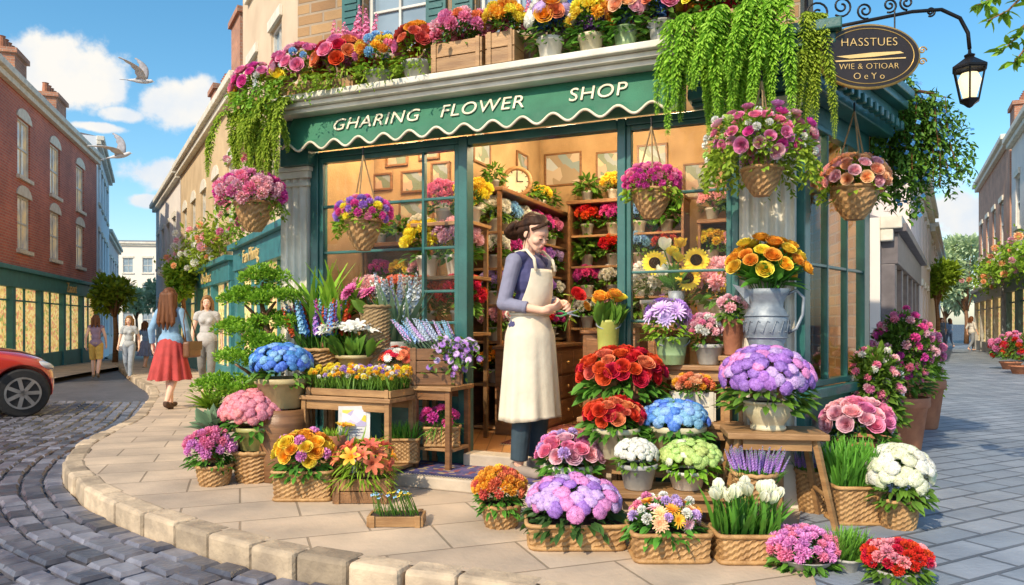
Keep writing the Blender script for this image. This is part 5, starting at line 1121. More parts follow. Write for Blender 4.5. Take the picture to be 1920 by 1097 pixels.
# hanging baskets
def hanging(label,bx,dm,hook,Y,blooms,lm='mid',trail=0,n=260,zmin=-.4,jit=0,skirt=.2):
    x0,x1,yt,yb=bx; k=Y/F; xc=(x0+x1)/2; p=at(xc,yb,Y); w=(x1-x0)*k; h=(yb-yt)*k
    zc=(yb-(dm[2]+dm[3])/2)*k; rx=(dm[1]-dm[0])/2*k; rz_=(dm[3]-dm[2])/2*k; dx=((dm[0]+dm[1])/2-xc)*k
    t=plant('hanging_basket',label,p,None,(dx,0,zc,rx*.93,rx*.8,rz_*.93),blooms,(lm,n,.36*min(rx,.17),'leaf'),'hanging basket',zmin=zmin,skirt=skirt,jit=jit)
    m=MB(); rows=9; nn=40; v=[];tt=[]
    for j in range(rows+1):
        u=j/rows; r_=w/2*math.sin(PI*.5*(.25+.75*u))
        for i in range(nn): q=((i//2)+j)%2; r2=r_+(.004 if q else -.003); v.append((r2*math.cos(2*PI*i/nn),r2*math.sin(2*PI*i/nn),h*u)); tt.append(.75 if q else .3)
    m.add(v,[(j*nn+i,j*nn+(i+1)%nn,(j+1)*nn+(i+1)%nn,(j+1)*nn+i) for j in range(rows) for i in range(nn)]+[tuple(range(nn))[::-1]],np.array(tt)); m.build('basket',m_wick,t)
    m=MB(); m.tube([(w/2*1.02*math.cos(a),w/2*1.02*math.sin(a),h) for a in np.linspace(0,2*PI,29)[:-1]],.010,6,True,.7); m.build('rim',m_wick,t,True)
    hz=(yb-hook)*k
    for a in(.4,2.5,4.6):
        m=MB(); m.tube([(w/2*math.cos(a),w/2*math.sin(a),h),(0,0,hz)],.005,5); m.build('rope',m_rope,t)
    m=MB(); m.tube([(0,0,hz-.01),(0,0,hz+.05)],.006,6); m.build('hook',m_iron,t)
    if trail:
        m=MB(); P=[];D=[]
        for s in range(trail):
            a=rnd.uniform(0,2*PI)
            if -2.3<a-2*PI<-.85: a+=1.3*(1 if rnd.random()<.5 else -1)    # keep the front of the bowl clear
            L=rnd.uniform(.5,1.2)*rz_
            for j in range(14):
                u=j/13; P.append((dx+rx*math.cos(a)*(.80+.20*u),rx*.8*math.sin(a)*(.80+.2*u),zc-.1*rz_-L*u)); D.append((rnd.gauss(0,.6),rnd.gauss(0,.6),-.6))
        scatY(m,T['leafs'],P,D,rng.uniform(.028,.05,len(P))); m.build('trailing_leaves',LM['bright'],t)
    return t
hanging('hanging basket of pink geraniums at the left end of the awning',(442,510,382,434),(406,536,322,404),305,5.35,B(('pompom',['pink','magenta','rose'],52,1.0)),trail=10)
hanging('hanging basket of small purple and yellow flowers before the left window',(648,714,416,470),(628,736,368,434),290,5.05,B(('mum',['magenta','purple','yellow','pink'],52,.85)),lm='bright',trail=6)
hanging('hanging basket of magenta flowers at the right of the doorway',(1186,1257,358,410),(1166,1278,308,376),236,4.42,B(('mum',['magenta','pink','magenta'],70,.85)),lm='bright',trail=7)
hanging('largest hanging basket of pink and white roses at the shop corner',(1392,1464,318,368),(1316,1532,196,344),150,3.95,B(('rose',['magenta','pink','rose','pink','mauve'],60,.86),('pompom',['white','pale_green','white'],38,.5)),lm='lime',trail=50,n=1000,jit=.02,zmin=-.4,skirt=.08)
hanging('hanging basket of peach roses on the shop side wall',(1560,1644,354,412),(1538,1670,286,382),208,4.45,B(('rose',['peach','peach','rose'],52,.95)),trail=6,lm='bright',n=420,zmin=-.35,skirt=.08)
# hanging ferns: narrow leaflets along arching, drooping fronds
def fern(label,p0,p1,L0,ns,lm='lime',seed=1,fan=.2,wm=(.050,.066)):
    rr=random.Random(seed); p0=Vector(p0);p1=Vector(p1); c=(p0+p1)/2; t=thing('hanging_fern',label,'fern',c)
    out=np.array([nx_,ny_,0]); sd=np.array([ux,uy,0]); m=MB(); st=MB(); P=[];D=[];S=[]
    for s in range(ns):
        u0=(s+.5+rr.uniform(-.4,.4))/ns; b=np.array(p0.lerp(p1,u0)-c); le=L0*rr.uniform(.5,1.05); o=rr.uniform(.2,1.)*fan; sw=rr.gauss(0,.09)+(u0-.5)*.18; nn=max(4,int(le/.0080)); wx=rr.uniform(*wm); pts=[]
        for j in range(nn):
            u=j/nn; q=b+out*o*math.sin(min(1,u*2.2)*PI/2)+np.array([sw*u*(2-u),0,.09*math.sin(min(1,u*3)*PI)-le*u]); pts.append(q); w=wx*min(1,.5+2.5*u)*(1-.72*u*u)
            for a in(-1.35,-.75,0.,.75,1.35):
                a+=rr.gauss(0,.25); D.append(out*math.cos(a)*.8+sd*math.sin(a)+np.array([0,0,-.62+rr.gauss(0,.15)])); P.append(q); S.append(w*rr.uniform(.7,1.2))
        st.tube(pts[::6]+[pts[-1]],.003,4)
    scatY(m,T['leafn'],P,D,np.array(S),.25,.35); m.build('fronds',LM[lm],t); st.build('stems',LM['bright'],t)
    return t
fern('bright green trailing fern hanging at the left end of the awning',WS(3.36,.30,2.64),WS(4.0,.26,2.60),.60,24,seed=3)
fern('wide curtain of bright green trailing fern at the right end of the awning',WS(.06,.30,2.78),WS(.66,.30,2.76),.74,34,seed=5)
fern('narrow strand of trailing fern on the shop corner cornice',WS(-.14,.26,2.70),WS(-.04,.30,2.70),.66,6,seed=8,fan=.08,wm=(.042,.054))
def ledge(label,s,kind,w,h,mat,blooms,dw=1.5,dh=.15,lm='mid',o=.18,sp=None,n=170,skirt=.6,zc=.6,z=2.681):
    p=WS(s,o,z); t=plant('ledge_planter',label,p,(kind,w,h,mat,.16) if kind else None,(0,0,h+dh*zc,w*dw/2,min(.15,w*dw/2),dh),blooms,(lm,n,.07,'leaf'),'planter',rz=FR,zmin=-.1,skirt=skirt)
    if sp:
        for i in range(10):
            x=rnd.uniform(-w*.6,w*.6); bloom(t,'spike',PM[sp],(x,.05,h*.6),(rnd.gauss(0,.12),0.05,1),dh*rnd.uniform(2.2,3.0),'flower_spike')
    return t
def spill(t,n,w,L,zt,seed):
    rr=random.Random(seed); m=MB(); P=[];D=[]
    for s in range(n):
        x=rr.uniform(-w/2,w/2); l=L*rr.uniform(.4,1.); y0=-.12-rr.uniform(0,.05)
        for j in range(10):
            u=j/9; P.append((x+.03*math.sin(3*u+s),y0-.07*u**.5,zt-l*u)); D.append((rr.gauss(0,.6),rr.gauss(-.4,.4),-.5))
    scatY(m,T['leaf'],P,D,rng.uniform(.025,.045,len(P))); m.build('trailing_leaves',LM['bright'],t,True)
spill(ledge('ledge planter spilling pink and magenta blooms over the left awning corner',3.72,'crate',.30,.07,m_wood,B(('rose',['pink','magenta','rose'],26,.9),('rose',['yellow'],3,1.2),('pompom',['white'],6,.5)),1.7,.17,'bright',o=.28,n=300,z=2.62),12,.4,.2,.1,1)
spill(ledge('ledge planter of pink roses with one yellow bloom behind the corner planter',3.38,'crate',.34,.08,m_wood,B(('rose',['pink','pink','rose'],26,.95),('rose',['yellow'],4,1.2),('pompom',['sky','white'],8,.6)),1.5,.19,'bright',o=.24,n=280),14,.5,.22,.1,2)
spill(ledge('ledge planter of red and pink roses with tall foxgloves, left half of the ledge',3.03,'crate',.30,.08,m_wood,B(('rose',['coral','pink','red'],26,1.0)),1.5,.20,'bright',sp='pink',o=.22),12,.4,.2,.1,3)
spill(ledge('ledge planter of small mixed blue and pink blossoms left of the grey pot',2.72,'pot',.20,.10,m_grey,B(('mum',['orange','pink','sky','yellow'],40,1.0)),1.7,.16,'bright',o=.22),8,.3,.18,.1,4)
spill(ledge('grey ledge pot of orange and pink marigolds left of the wooden crates',2.42,'pot',.22,.13,m_grey,B(('rose',['orange','pink','coral','pink'],28,1.05)),1.5,.17,'bright',o=.2),6,.3,.16,.1,5)
ledge('long wooden ledge crate with pink peonies in the middle of the ledge',2.06,'crate',.37,.19,m_wood,B(('pompom',['pink','rose','coral'],26,1.1)),1.0,.11,sp='salmon',o=.25,skirt=.12,zc=.75)
ledge('short wooden ledge crate of yellow and orange marigolds',1.75,'crate',.20,.20,m_wood,B(('mum',['yellow','orange'],26,1.15)),1.2,.11,sp='pink',o=.25,skirt=.12,zc=.75)
ledge('white ledge pot of white and lilac blossoms with red roses on top',1.46,'pot',.17,.15,m_white,B(('mophead',['white','lilac'],20,1.1),('rose',['coral','orange'],8,1.2)),1.75,.18,sp='blue',o=.2,skirt=.4)
ledge('cream ledge pot of yellow marigolds in the middle right of the ledge',1.20,'pot',.16,.14,m_cream,B(('mum',['yellow','yellow','orange'],24,1.1)),1.6,.14,sp='purple',skirt=.4)
ledge('green ledge bucket of pale pink and white roses',.98,'bucket',.15,.15,m_gbuck,B(('rose',['rose','white','peach'],22,1.15)),1.6,.14,sp='sky',skirt=.4)
ledge('dark ledge bucket of red roses before the fern curtain',.76,'bucket',.16,.15,m_grey,B(('rose',['rose','coral','pink'],22,1.15)),1.7,.16,sp='blue',skirt=.4)
ledge('rightmost ledge planter of red and yellow flowers above the fern curtain',.42,'crate',.40,.14,m_wood,B(('rose',['red','orange','yellow','red'],30,1.1)),1.2,.17)
# vine hanging past the corner cornice
t=thing('climbing_vine','green climbing vine with small blue flowers hanging past the shop corner cornice','vine',(2.80,5.50,1.55))
m=MB(); st=MB(); P=[];D=[]
for s in range(120):
    x0=rnd.gauss(.02,.19); y0=rnd.gauss(0,.10); z0=1.18+rnd.gauss(0,.08)-.25*abs(x0); L=rnd.uniform(.3,.9)*(1-.7*abs(x0-.05)); nn=max(3,int(L/.022)); pts=[]
    sw=rnd.gauss(.05,.06)
    for j in range(nn+1):
        u=j/nn; q=(x0+sw*u+.02*math.sin(5*u+s),y0,z0-L*u); pts.append(q)
        for _ in range(4): P.append((q[0]+rnd.gauss(0,.018),q[1]+rnd.gauss(0,.018),q[2])); D.append((rnd.gauss(0,.7),rnd.gauss(-.4,.5),rnd.gauss(-.5,.4)))
    if s%3==0: st.tube([(-.42,-.10,1.0),(-.15,-.03,1.25)]+pts[::max(1,nn//3)],.004,4)
n=len(P); P=np.array(P); scatY(m,T['leaf'],P,D,rng.uniform(.03,.06,n)); m.build('foliage',LM['mid'],t,True)
m=MB(); i=rng.integers(0,n,240); scatZ(m,T['floret'],P[i]+np.array([0,-.04,0]),rng.normal(0,.5,(240,3))+np.array([0,-1,.2]),.018); o=m.build('blossoms',PM['blue'],t); o['kind']='stuff'
st.build('stem',m_wdark,t)
# ---------------------------------------------------------------- held rose and shears
Mr=lady.matrix_basis
hp=Mr@Vector((.03,-.315,1.095))
t=thing('rose_stem','single red rose held up in the hands of the florist','flower',hp)
bloom(t,'rose',PM['red'],(.02,-.03,.03),(.35,-.7,.6),.056)
m=MB(); m.tube([(.015,-.02,.04),(0,0,0),(-.03,.02,-.1),(-.05,.03,-.18)],.004,6); m.build('stem',LM['mid'],t)
m=MB(); scatY(m,T['leaf'],[(0,0,.02),(.0,0,.03),(-.02,.01,-.05),(-.03,.02,-.1),(0,0,.04)],[(1,-.5,.2),(-1,-.4,.3),(.8,-.6,-.2),(.6,-.4,-.3),(.3,-1,-.3)],.075); m.build('leaves',LM['bright'],t,True)
hp3=Mr@Vector((.08,-.33,1.05))
t=thing('rose_stem','small orange rose held below the red rose by the florist','flower',hp3)
bloom(t,'rose',PM['orange'],(.03,-.02,.01),(.7,-.5,.4),.036)
m=MB(); m.tube([(.03,-.015,.02),(0,0,0),(-.05,.02,-.05),(-.1,.03,-.1)],.0035,6); m.build('stem',LM['mid'],t)
hp2=Mr@Vector((-.02,-.31,1.02))
t=thing('pruning_shears','small steel pruning shears held in the right hand of the florist','shears',hp2,R(-40))
m_grip=mk('green_grip',(.05,.25,.08),None,.5)
for s in(1,-1):
    m=MB(); m.prism([(0,-.004),(.085,-.001*s+.002),(.09,.004),(.0,.008)],-.003+.003*s,.0005+.003*s,Matrix.Rotation(R(14*s),4,'Y')); m.build('blade',m_galv,t)
    m=MB(); m.tube([(0,0,0),(-.05,0,.016*s),(-.09,0,.012*s)],(.006,.007,.005),6); m.build('handle',m_grip,t,True)
# ---------------------------------------------------------------- lamp bracket, sign, lantern
LYY=4.0
br=thing('lamp_bracket','black wrought iron scroll bracket reaching out from the shop corner','bracket',at(1508,60,LYY))
def rel(px,py,Y=LYY): return at(px,py,Y)-br.location
m=MB(); m.tube([rel(1500,62,4.12),rel(1560,52),rel(1640,36),rel(1710,22),rel(1765,18),rel(1800,34),rel(1815,62),rel(1818,92)],.010,8); m.tube([rel(1500,58,4.2),rel(1505,58)],.012,8); m.build('arm',m_iron,br,True)
def spiral(px,py,r,turns,a0,d=1):
    return [rel(px+r*(1-.8*i/24)*math.cos(a0+d*turns*2*PI*i/24),py+r*(1-.8*i/24)*math.sin(a0+d*turns*2*PI*i/24)) for i in range(25)]
for px,py,r_,a0,d in((1535,25,26,1.5,1),(1578,12,20,2.2,-1),(1622,20,16,1.2,1),(1668,10,14,1.9,-1),(1525,85,16,4.6,-1),(1700,5,14,1.5,1),(1526,110,10,4,1),(1745,22,9,2,-1)):
    m=MB(); m.tube(spiral(px,py,r_,1.6,a0,d),.0055,6); m.build('scroll',m_iron,br,True)
m=MB(); m.tube([rel(1512,-5,4.05),rel(1512,125,4.05)],.011,8); m.tube([rel(1512,118,4.05),rel(1560,58)],.007,6); m.build('wall_bar',m_iron,br,True)
k=LYY/F
sg=thing('hanging_sign','oval dark brown hanging sign with gold rim and gold lettering below the iron bracket','sign',at(1627,107,LYY-.02),R(-3))
a_=91*k;b_=57*k
m=MB(); n=56; v=[(a_*math.cos(2*PI*i/n),y,b_*math.sin(2*PI*i/n)) for y in(-.014,.014) for i in range(n)]; m.add(v,[tuple(range(n)),tuple(range(n,2*n))[::-1]]+[(i,(i+1)%n,n+(i+1)%n,n+i) for i in range(n)]); m.build('board',m_signb,sg)
for e,r_,y in((1.0,.0125,0),(.90,.0028,-.0145)):
    m=MB(); m.tube([(a_*e*math.cos(2*PI*i/n),y,b_*e*math.sin(2*PI*i/n)) for i in range(n)],r_,6,True); m.build('gold_rim',m_gold,sg,True)
text('HASSTUES',.062,m_goldp,'lettering',sg,(0,-.0165,.072),(PI/2,0,0),.002,1.06,off=-.0012); text('WIE & OTIOAR',.044,m_goldp,'lettering',sg,(0,-.0165,-.056),(PI/2,0,0),.002,1.06,off=-.001); text('O e Y o',.050,m_goldp,'lettering',sg,(0,-.0165,-.108),(PI/2,0,0),.002,off=-.001)
m=MB(); m.prism([(-.17,.0),(.02,.018),(.16,.022),(.18,.012),(.03,-.004),(-.1,-.012)],-.0175,-.0145); m.prism([(-.18,-.022),(.19,-.010),(.19,-.016),(-.17,-.029)],-.0175,-.0145); m.build('emblem',m_goldp,sg)
for sx in(-1,1):
    m=MB(); m.tube([(sx*.14,0,b_*.85),(sx*.14,0,b_+(.055 if sx<0 else .085))],.004,6); m.build('hanger',m_iron,sg)
for sx in(-1,1):
    for z in(.03,-.03): m=MB(); m.tube([(sx*(a_+.012+.022*(1-i/20)*math.cos(i*.5)+.012),0,z+.022*(1-i/20)*math.sin(i*.5)) for i in range(20)],.004,6); m.build('side_scroll',m_gold,sg,True)
ln=thing('street_lantern','lit six sided street lantern with glass panes hanging from the bracket end','lamp',at(1818,200,LYY))
def lz(py): return (200-py)*k
m=MB(); m.lathe([(0,lz(92)),(.008,lz(93)),(.010,lz(100)),(.03,lz(104)),(.022,lz(108)),(.06,lz(118)),(.092,lz(126)),(.092,lz(130)),(.0,lz(128))],6); m.build('cap',m_iron,ln)
m=MB()
for i in range(6):
    a=i*PI/3; m.tube([(.082*math.cos(a),.082*math.sin(a),lz(129)),(.048*math.cos(a),.048*math.sin(a),lz(188))],.005,5)
for r_,py in((.082,131),(.048,188)): m.tube([(r_*math.cos(i*PI/3),r_*math.sin(i*PI/3),lz(py)) for i in range(6)],.006,5,True)
m.lathe([(0,lz(203)),(.012,lz(201)),(.03,lz(195)),(.052,lz(190)),(.0,lz(189))],6); m.build('frame',m_iron,ln)
m=MB(); m.lathe([(.046,lz(187)),(.079,lz(132))],6); m.build('glass',m_glass,ln)
m=MB(); m.lathe([(0,lz(186)),(.03,lz(184)),(.044,lz(165)),(.055,lz(150)),(.04,lz(138)),(0,lz(134))],14); m.build('bulb',m_lant,ln,True)
t=thing('tree_branch','leafy tree branch hanging into the top right corner','branch',at(1935,-20,3.6))
m=MB(); lf=MB(); P=[];D=[]; o0=t.location
for a in(((1940,-30),(1890,20),(1850,40)),((1940,20),(1905,70),(1880,95)),((1930,-40),(1870,-8),(1832,10)),((1945,60),(1915,100),(1900,118))):
    pts=[at(x,y,3.6)-o0 for x,y in a]; m.tube(pts,(.007,.005,.002),5)
    for j in range(26):
        u=j/25*1.98; i=int(u); p=pts[i].lerp(pts[i+1],u-i); P.append(tuple(p)); D.append((rnd.gauss(-.3,.6),rnd.gauss(0,.6),rnd.gauss(-.4,.5)))
scatY(lf,T['leaf'],P,D,rng.uniform(.05,.085,len(P))); m.build('twig',m_wdark,t,True); lf.build('leaves',LM['bright'],t,True)
# ---------------------------------------------------------------- buildings
def building(name,label,P0,P1,zb,H,D,wallm,wins=(),shopf=None,chims=(),trim=m_stone,arch=True,pane=m_pane,cornice=True,frame=m_fr,cat='building',sign=None,sill=True,group=None):
    """street side is the right hand of P0->P1 (local -y)"""
    dx,dy=P1[0]-P0[0],P1[1]-P0[1]; L=math.hypot(dx,dy); t=thing(name,label,cat,(P0[0],P0[1],zb),math.atan2(dy,dx),group)
    m=MB(); hol=[(x-w/2,x+w/2,z,z+h) for x,z,w,h in wins]; holes_wall(m,0,L,-.8,H,hol,0,.16)
    m.add([(0,0,-.8),(0,D,-.8),(0,D,H),(0,0,H)],[(0,1,2,3)]); m.add([(L,0,-.8),(L,D,-.8),(L,D,H),(L,0,H)],[(0,1,2,3)]); m.add([(0,D,-.8),(L,D,-.8),(L,D,H),(0,D,H)],[(0,1,2,3)])
    m.build('wall',wallm,t)
    m=MB(); m.add([(0,0,H),(L,0,H),(L,D/2,H+.6),(0,D/2,H+.6),(L,D,H),(0,D,H)],[(0,1,2,3),(3,2,4,5),(0,3,5),(1,4,2)]); rf=m.build('roof',m_roof,t)
    if cornice:
        m=MB(); m.box(-.05,L+.05,-.30,-.003,H-.18,H+.02); m.box(-.03,L+.03,-.18,-.003,H-.36,H-.181); m.build('cornice',trim,t,bev=.02)
    proto={}
    for x,z,w,h in wins:
        key=(round(w,2),round(h,2))
        if key not in proto:
            m=MB(); a=w/2; b=.06
            m.box(-a,-a+b,.05,.12,0,h);m.box(a-b,a,.05,.12,0,h);m.box(-a+b,a-b,.05,.12,0,b);m.box(-a+b,a-b,.05,.12,h-b,h);m.box(-a+b,a-b,.06,.11,h*.5-.03,h*.5+.03);m.box(-.018,.018,.07,.11,b,h-b)
            m1=m.mesh('window',frame); m=MB(); m.add([(-a,.10,0),(a,.10,0),(a,.10,h),(-a,.10,h)],[(0,1,2,3)]); m2=m.mesh('pane',pane)
            m=MB(); m.box(-a-.1,a+.1,-.09,.05,-.12,-.003); m3=m.mesh('sill',trim)
            m=MB()
            if arch:
                pts=[]; 
                for i in range(9): th=PI-PI*i/8; pts.append(((a+.12)*math.cos(th),h+.003+.34*math.sin(th)))
                m.prism(pts,-.035,-.003)
            else: m.box(-a-.08,a+.08,-.06,-.003,h+.003,h+.2)
            m4=m.mesh('lintel',trim); proto[key]=(m1,m2,m3,m4)
        q=proto[key]; wo=bpy.data.objects.new('window',q[0]); C.link(wo); wo.parent=t; wo.location=(x,0,z)
        for nm,me in zip(('pane','sill','lintel'),q[1:]):
            o=bpy.data.objects.new(nm,me); C.link(o); o.parent=wo
    if shopf:
        x0,x1,zt,nb,sm=shopf; pw=.28; bw=(x1-x0-pw)/nb
        m=MB()
        for i in range(nb+1): m.box(x0+i*bw,x0+i*bw+pw,-.20,-.003,-.5,zt-.55)
        m.box(x0,x1,-.24,-.003,zt-.55,zt-.08); m.box(x0-.08,x1+.08,-.36,-.003,zt-.079,zt+.05); m.box(x0+.01,x1-.01,-.14,-.004,-.5,.45)
        for i in range(nb): m.box(x0+i*bw+pw,x0+(i+1)*bw,-.10,-.004,zt-.95,zt-.90); m.box(x0+i*bw+pw+(bw-pw)/2-.03,x0+i*bw+pw+(bw-pw)/2+.03,-.09,-.005,.45,zt-.55)
        sf=m.build('shopfront',sm,t,bev=.012)
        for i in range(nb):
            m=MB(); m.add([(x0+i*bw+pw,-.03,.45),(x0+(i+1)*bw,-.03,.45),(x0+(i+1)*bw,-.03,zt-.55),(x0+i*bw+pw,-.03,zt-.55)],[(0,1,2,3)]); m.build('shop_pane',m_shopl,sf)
        if sign: 
            for tx,sx_,sz in sign: text(tx,sz,m_goldp,'lettering',sf,(sx_,-.253,zt-.32),(PI/2,0,0),.01)
    for cx,cw,ch,ml in chims:
        m=MB(); m.box(cx-cw/2,cx+cw/2,.4,1.2,H-.3,H+ch); m.box(cx-cw/2-.08,cx+cw/2+.08,.32,1.28,H+ch+.001,H+ch+.16); o=m.build('chimney',ml,rf)
        for j in range(4): m=MB(); m.lathe([(.12,0),(.10,.35),(.12,.38),(.09,.38),(.08,.1)],10,(cx-cw/2+cw*(j+.5)/4,.8,H+ch+.16)); m.build('chimney_pot',m_terra,rf)
    return t
W=[]
for x in(.6,4.05,7.45,10.95,14.6): W+=[(x,5.95,1.25,1.75),(x,3.7,1.25,1.65)]
building('brick_house','red brick house with arched windows above a teal shopfront at the far left',(-12.8,16),(-18.2,32.7),-.42,8.75,8,m_brk,W,(.1,17.2,3.05,6,m_tealb),[(3.3,1.0,1.3,m_chim),(8.6,1.2,1.2,m_chim),(13.5,1.4,1.2,m_chim)],sign=[('Zaaont',12.2,.5)])
building('pale_house','pale blue white house beyond the red brick house',(-18.35,33),(-23.2,43),-.7,10.0,8,m_stucb,[(1.5+2.4*i,z,1.1,1.7) for i in range(4) for z in(1.2,4.2,7.2)],None,arch=False,pane=m_paneb)
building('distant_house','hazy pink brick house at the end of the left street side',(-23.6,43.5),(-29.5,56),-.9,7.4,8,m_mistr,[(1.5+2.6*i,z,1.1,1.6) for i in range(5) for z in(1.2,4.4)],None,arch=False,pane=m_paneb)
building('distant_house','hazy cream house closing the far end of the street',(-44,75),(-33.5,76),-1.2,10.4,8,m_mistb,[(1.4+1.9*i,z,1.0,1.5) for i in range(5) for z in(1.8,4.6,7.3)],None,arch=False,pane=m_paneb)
def rl(d,off=0): return (-4.3-.58*(d-14)+off,d)
building('beige_house','tall beige house with narrow windows directly left of the flower shop',rl(17.4),rl(8.5),-.28,15,6,m_stuc,[(x,z,.9,1.9) for x in(1.2,3.4,5.6,7.8) for z in(5.2,8.6,11.6)],(.1,10.1,3.05,4,m_tealb),arch=False,pane=m_paneb,sign=[('Fan Fhintg',2.2,.40)])
building('tan_house','tan house with arched windows and tall chimneys further along the right street side',rl(28),rl(17.5),-.5,7.4,6,m_stuct,[(x,3.9,1.0,1.7) for x in(1.3,3.6,5.9,8.2,10.6)],(.1,11.8,3.1,4,m_tealb),[(9.0,1.3,2.4,m_chim),(5.0,1.0,1.5,m_chim)],sign=[('Choulsont',8.2,.42)])
building('pale_house','pale pink white house past the tan house on the right street side',rl(37),rl(28.2),-.75,7.6,6,m_stucw,[(x,z,1.0,1.6) for x in(1.3,3.6,5.9,8.2) for z in(1.2,4.4)],None,arch=False,pane=m_paneb)
def al(d): return (5.1+.6*(d-10.5),d)
building('alley_shop','low dark timber shop along the alley behind the potted shrubs',al(11.2),al(18),-.12,2.75,3,m_stucw,[],(.1,7.8,2.6,5,mk('dark_timber',(.16,.14,.15),None,.5)),arch=False)
building('grey_house','grey pink house rising beyond the low alley shop',al(18.2),al(30),-.2,5.6,5,m_mistr,[(x,z,1.0,1.5) for x in(1.4,3.8,6.2,8.6,11) for z in(.9,3.3)],None,arch=False,pane=m_paneb)
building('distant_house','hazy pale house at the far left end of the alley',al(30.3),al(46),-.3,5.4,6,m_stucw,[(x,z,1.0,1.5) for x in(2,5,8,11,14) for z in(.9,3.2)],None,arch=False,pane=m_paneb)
building('white_house','white plastered house at the right edge of the alley',(18.4,27.5),(14.6,20.0),-.2,8.0,8,m_stucw,[(x,z,1.0,1.8) for x in(1.5,3.9,6.3) for z in(4.6,)],(.1,8.0,2.9,3,mk('dark_teal_front',(.05,.11,.12),None,.5)),arch=False,pane=m_paneb)
building('brick_house','orange brick house with white cornice down the right side of the alley',(24.0,38.4),(18.6,27.9),-.3,8.4,8,m_bro,[(x,z,1.1,1.8) for x in(1.6,4.2,6.8,9.4) for z in(4.4,)],(.1,11.4,2.9,4,mk('grey_front',(.36,.36,.35),None,.5)),[(9.0,1.3,1.6,m_chim)],arch=False,pane=m_paneb)
# ---------------------------------------------------------------- trees & climbing plants
def tree(label,px,Y,ytop,ybot,wpx,lm,n=1500,tk=.12,name='street_tree',ls=.16,group=None,seed=0):
    k=Y/F; x=(px-960)*k; z=gz(x,Y); ct=CH-(ytop-HY)*k-z; cb=CH-(ybot-HY)*k-z; r_=wpx*k/2; t=thing(name,label,'tree',(x,Y,z),0,group); rr=random.Random(seed+px)
    m=MB(); m.tube([(0,0,-.1),(.04,0,cb*.6),(-.03,.02,cb),(.03,0,(cb+ct)/2)],(tk,tk*.8,tk*.65,tk*.3),8)
    cl_=[]
    for i in range(16):
        a=rr.uniform(0,6.28); u=rr.uniform(0,1); rad=r_*.68*math.sqrt(rr.random()); p=(rad*math.cos(a),rad*math.sin(a),cb+(ct-cb)*(.12+.76*u)*(1-.25*(rad/r_)**2)); cl_.append((p,r_*rr.uniform(.28,.46)))
        m.tube([(0,0,cb*.85),(p[0]*.5,p[1]*.5,(cb+p[2])/2),p],(tk*.35,tk*.22,tk*.08),5)
    m.build('trunk',m_wdark,t,True); m=MB(); per=n//16
    for p,c in cl_:
        d=rdir(per,-1); scatY(m,T['leafs'],np.array(p)+d*np.array([c,c,c*.75])*rng.uniform(.35,1.05,(per,1)),d+np.array([0,0,.2])+rng.normal(0,.5,(per,3)),ls*rng.uniform(.7,1.3,per))
    m.build('crown',LM[lm],t); return t
tree('round street tree on the left pavement before the pale blue house',216,30,512,585,84,'bright',2200,.12,ls=.24)
tree('round green street tree by the shopfronts behind the walking women',345,22,490,560,72,'bright',2200,.09,ls=.18)
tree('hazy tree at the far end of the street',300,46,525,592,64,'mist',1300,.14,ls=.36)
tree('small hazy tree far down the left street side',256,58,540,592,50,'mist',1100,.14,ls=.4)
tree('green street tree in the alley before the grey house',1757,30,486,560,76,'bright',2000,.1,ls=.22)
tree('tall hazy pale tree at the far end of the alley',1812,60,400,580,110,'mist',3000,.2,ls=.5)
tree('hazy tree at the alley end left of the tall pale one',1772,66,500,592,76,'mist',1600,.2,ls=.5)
def climber(label,pts,r_,cols,lm='mid',n=1400,ls=.12,nb=60,bs=.09):
    c=Vector(pts[len(pts)//2]); t=thing('climbing_rose',label,'climbing plant',c); m=MB(); P=[]
    for _ in range(n):
        i=rnd.randrange(len(pts)-1); p=Vector(pts[i]).lerp(Vector(pts[i+1]),rnd.random())-c; P.append((p.x+rnd.gauss(0,r_*.5),p.y+rnd.gauss(0,r_*.5),p.z+rnd.gauss(0,r_*.6)))
    scatY(m,T['leafs'],P,rng.normal(0,1,(n,3))+np.array([0,0,-.2]),ls*rng.uniform(.6,1.3,n)); m.build('foliage',LM[lm],t)
    for _ in range(nb): p=P[rnd.randrange(n)]; bloom(t,'pompom',PM[rnd.choice(cols)],(p[0]-.1,p[1]-.1,p[2]+.03),(-.4,-.8,.3),bs*rnd.uniform(.6,1.1))
    m=MB(); m.tube([Vector(p)-c for p in pts],.03,5); m.build('stem',m_wdark,t)
q=lambda d,z,o=.35:(rl(d)[0]-o*.86,rl(d)[1]-o*.5,z)
climber('climbing roses along the shopfront cornice of the tan house',[q(27,2.75),q(24,3.0),q(21,2.9),q(18.5,3.3)],.42,['rose','white','peach'],'bright',2600,.16,80,.12)
climber('climbing pink roses on the beige house left of the hanging fern',[q(16.5,3.0),q(15,3.7),q(14.2,4.2),q(13.6,4.6)],.35,['pink','rose'],'bright',1600,.12,50,.10)
climber('leafy climber with cream flowers on the house at the right edge of the alley',[(14.2,20.0,2.9),(16.2,24,3.1),(18.2,28,3.0),(20.5,32.5,2.9)],.5,['white','peach','rose'],'bright',2400,.2,60,.14)
for i,(px,Y,lab) in enumerate(((1895,19,'low flower bush at the foot of the white house in the alley'),(1915,17,'pink flower bush at the right edge of the alley'))):
    bush(lab,px,Y,625,672,70,['pink','red'],.5,.2,n=30)
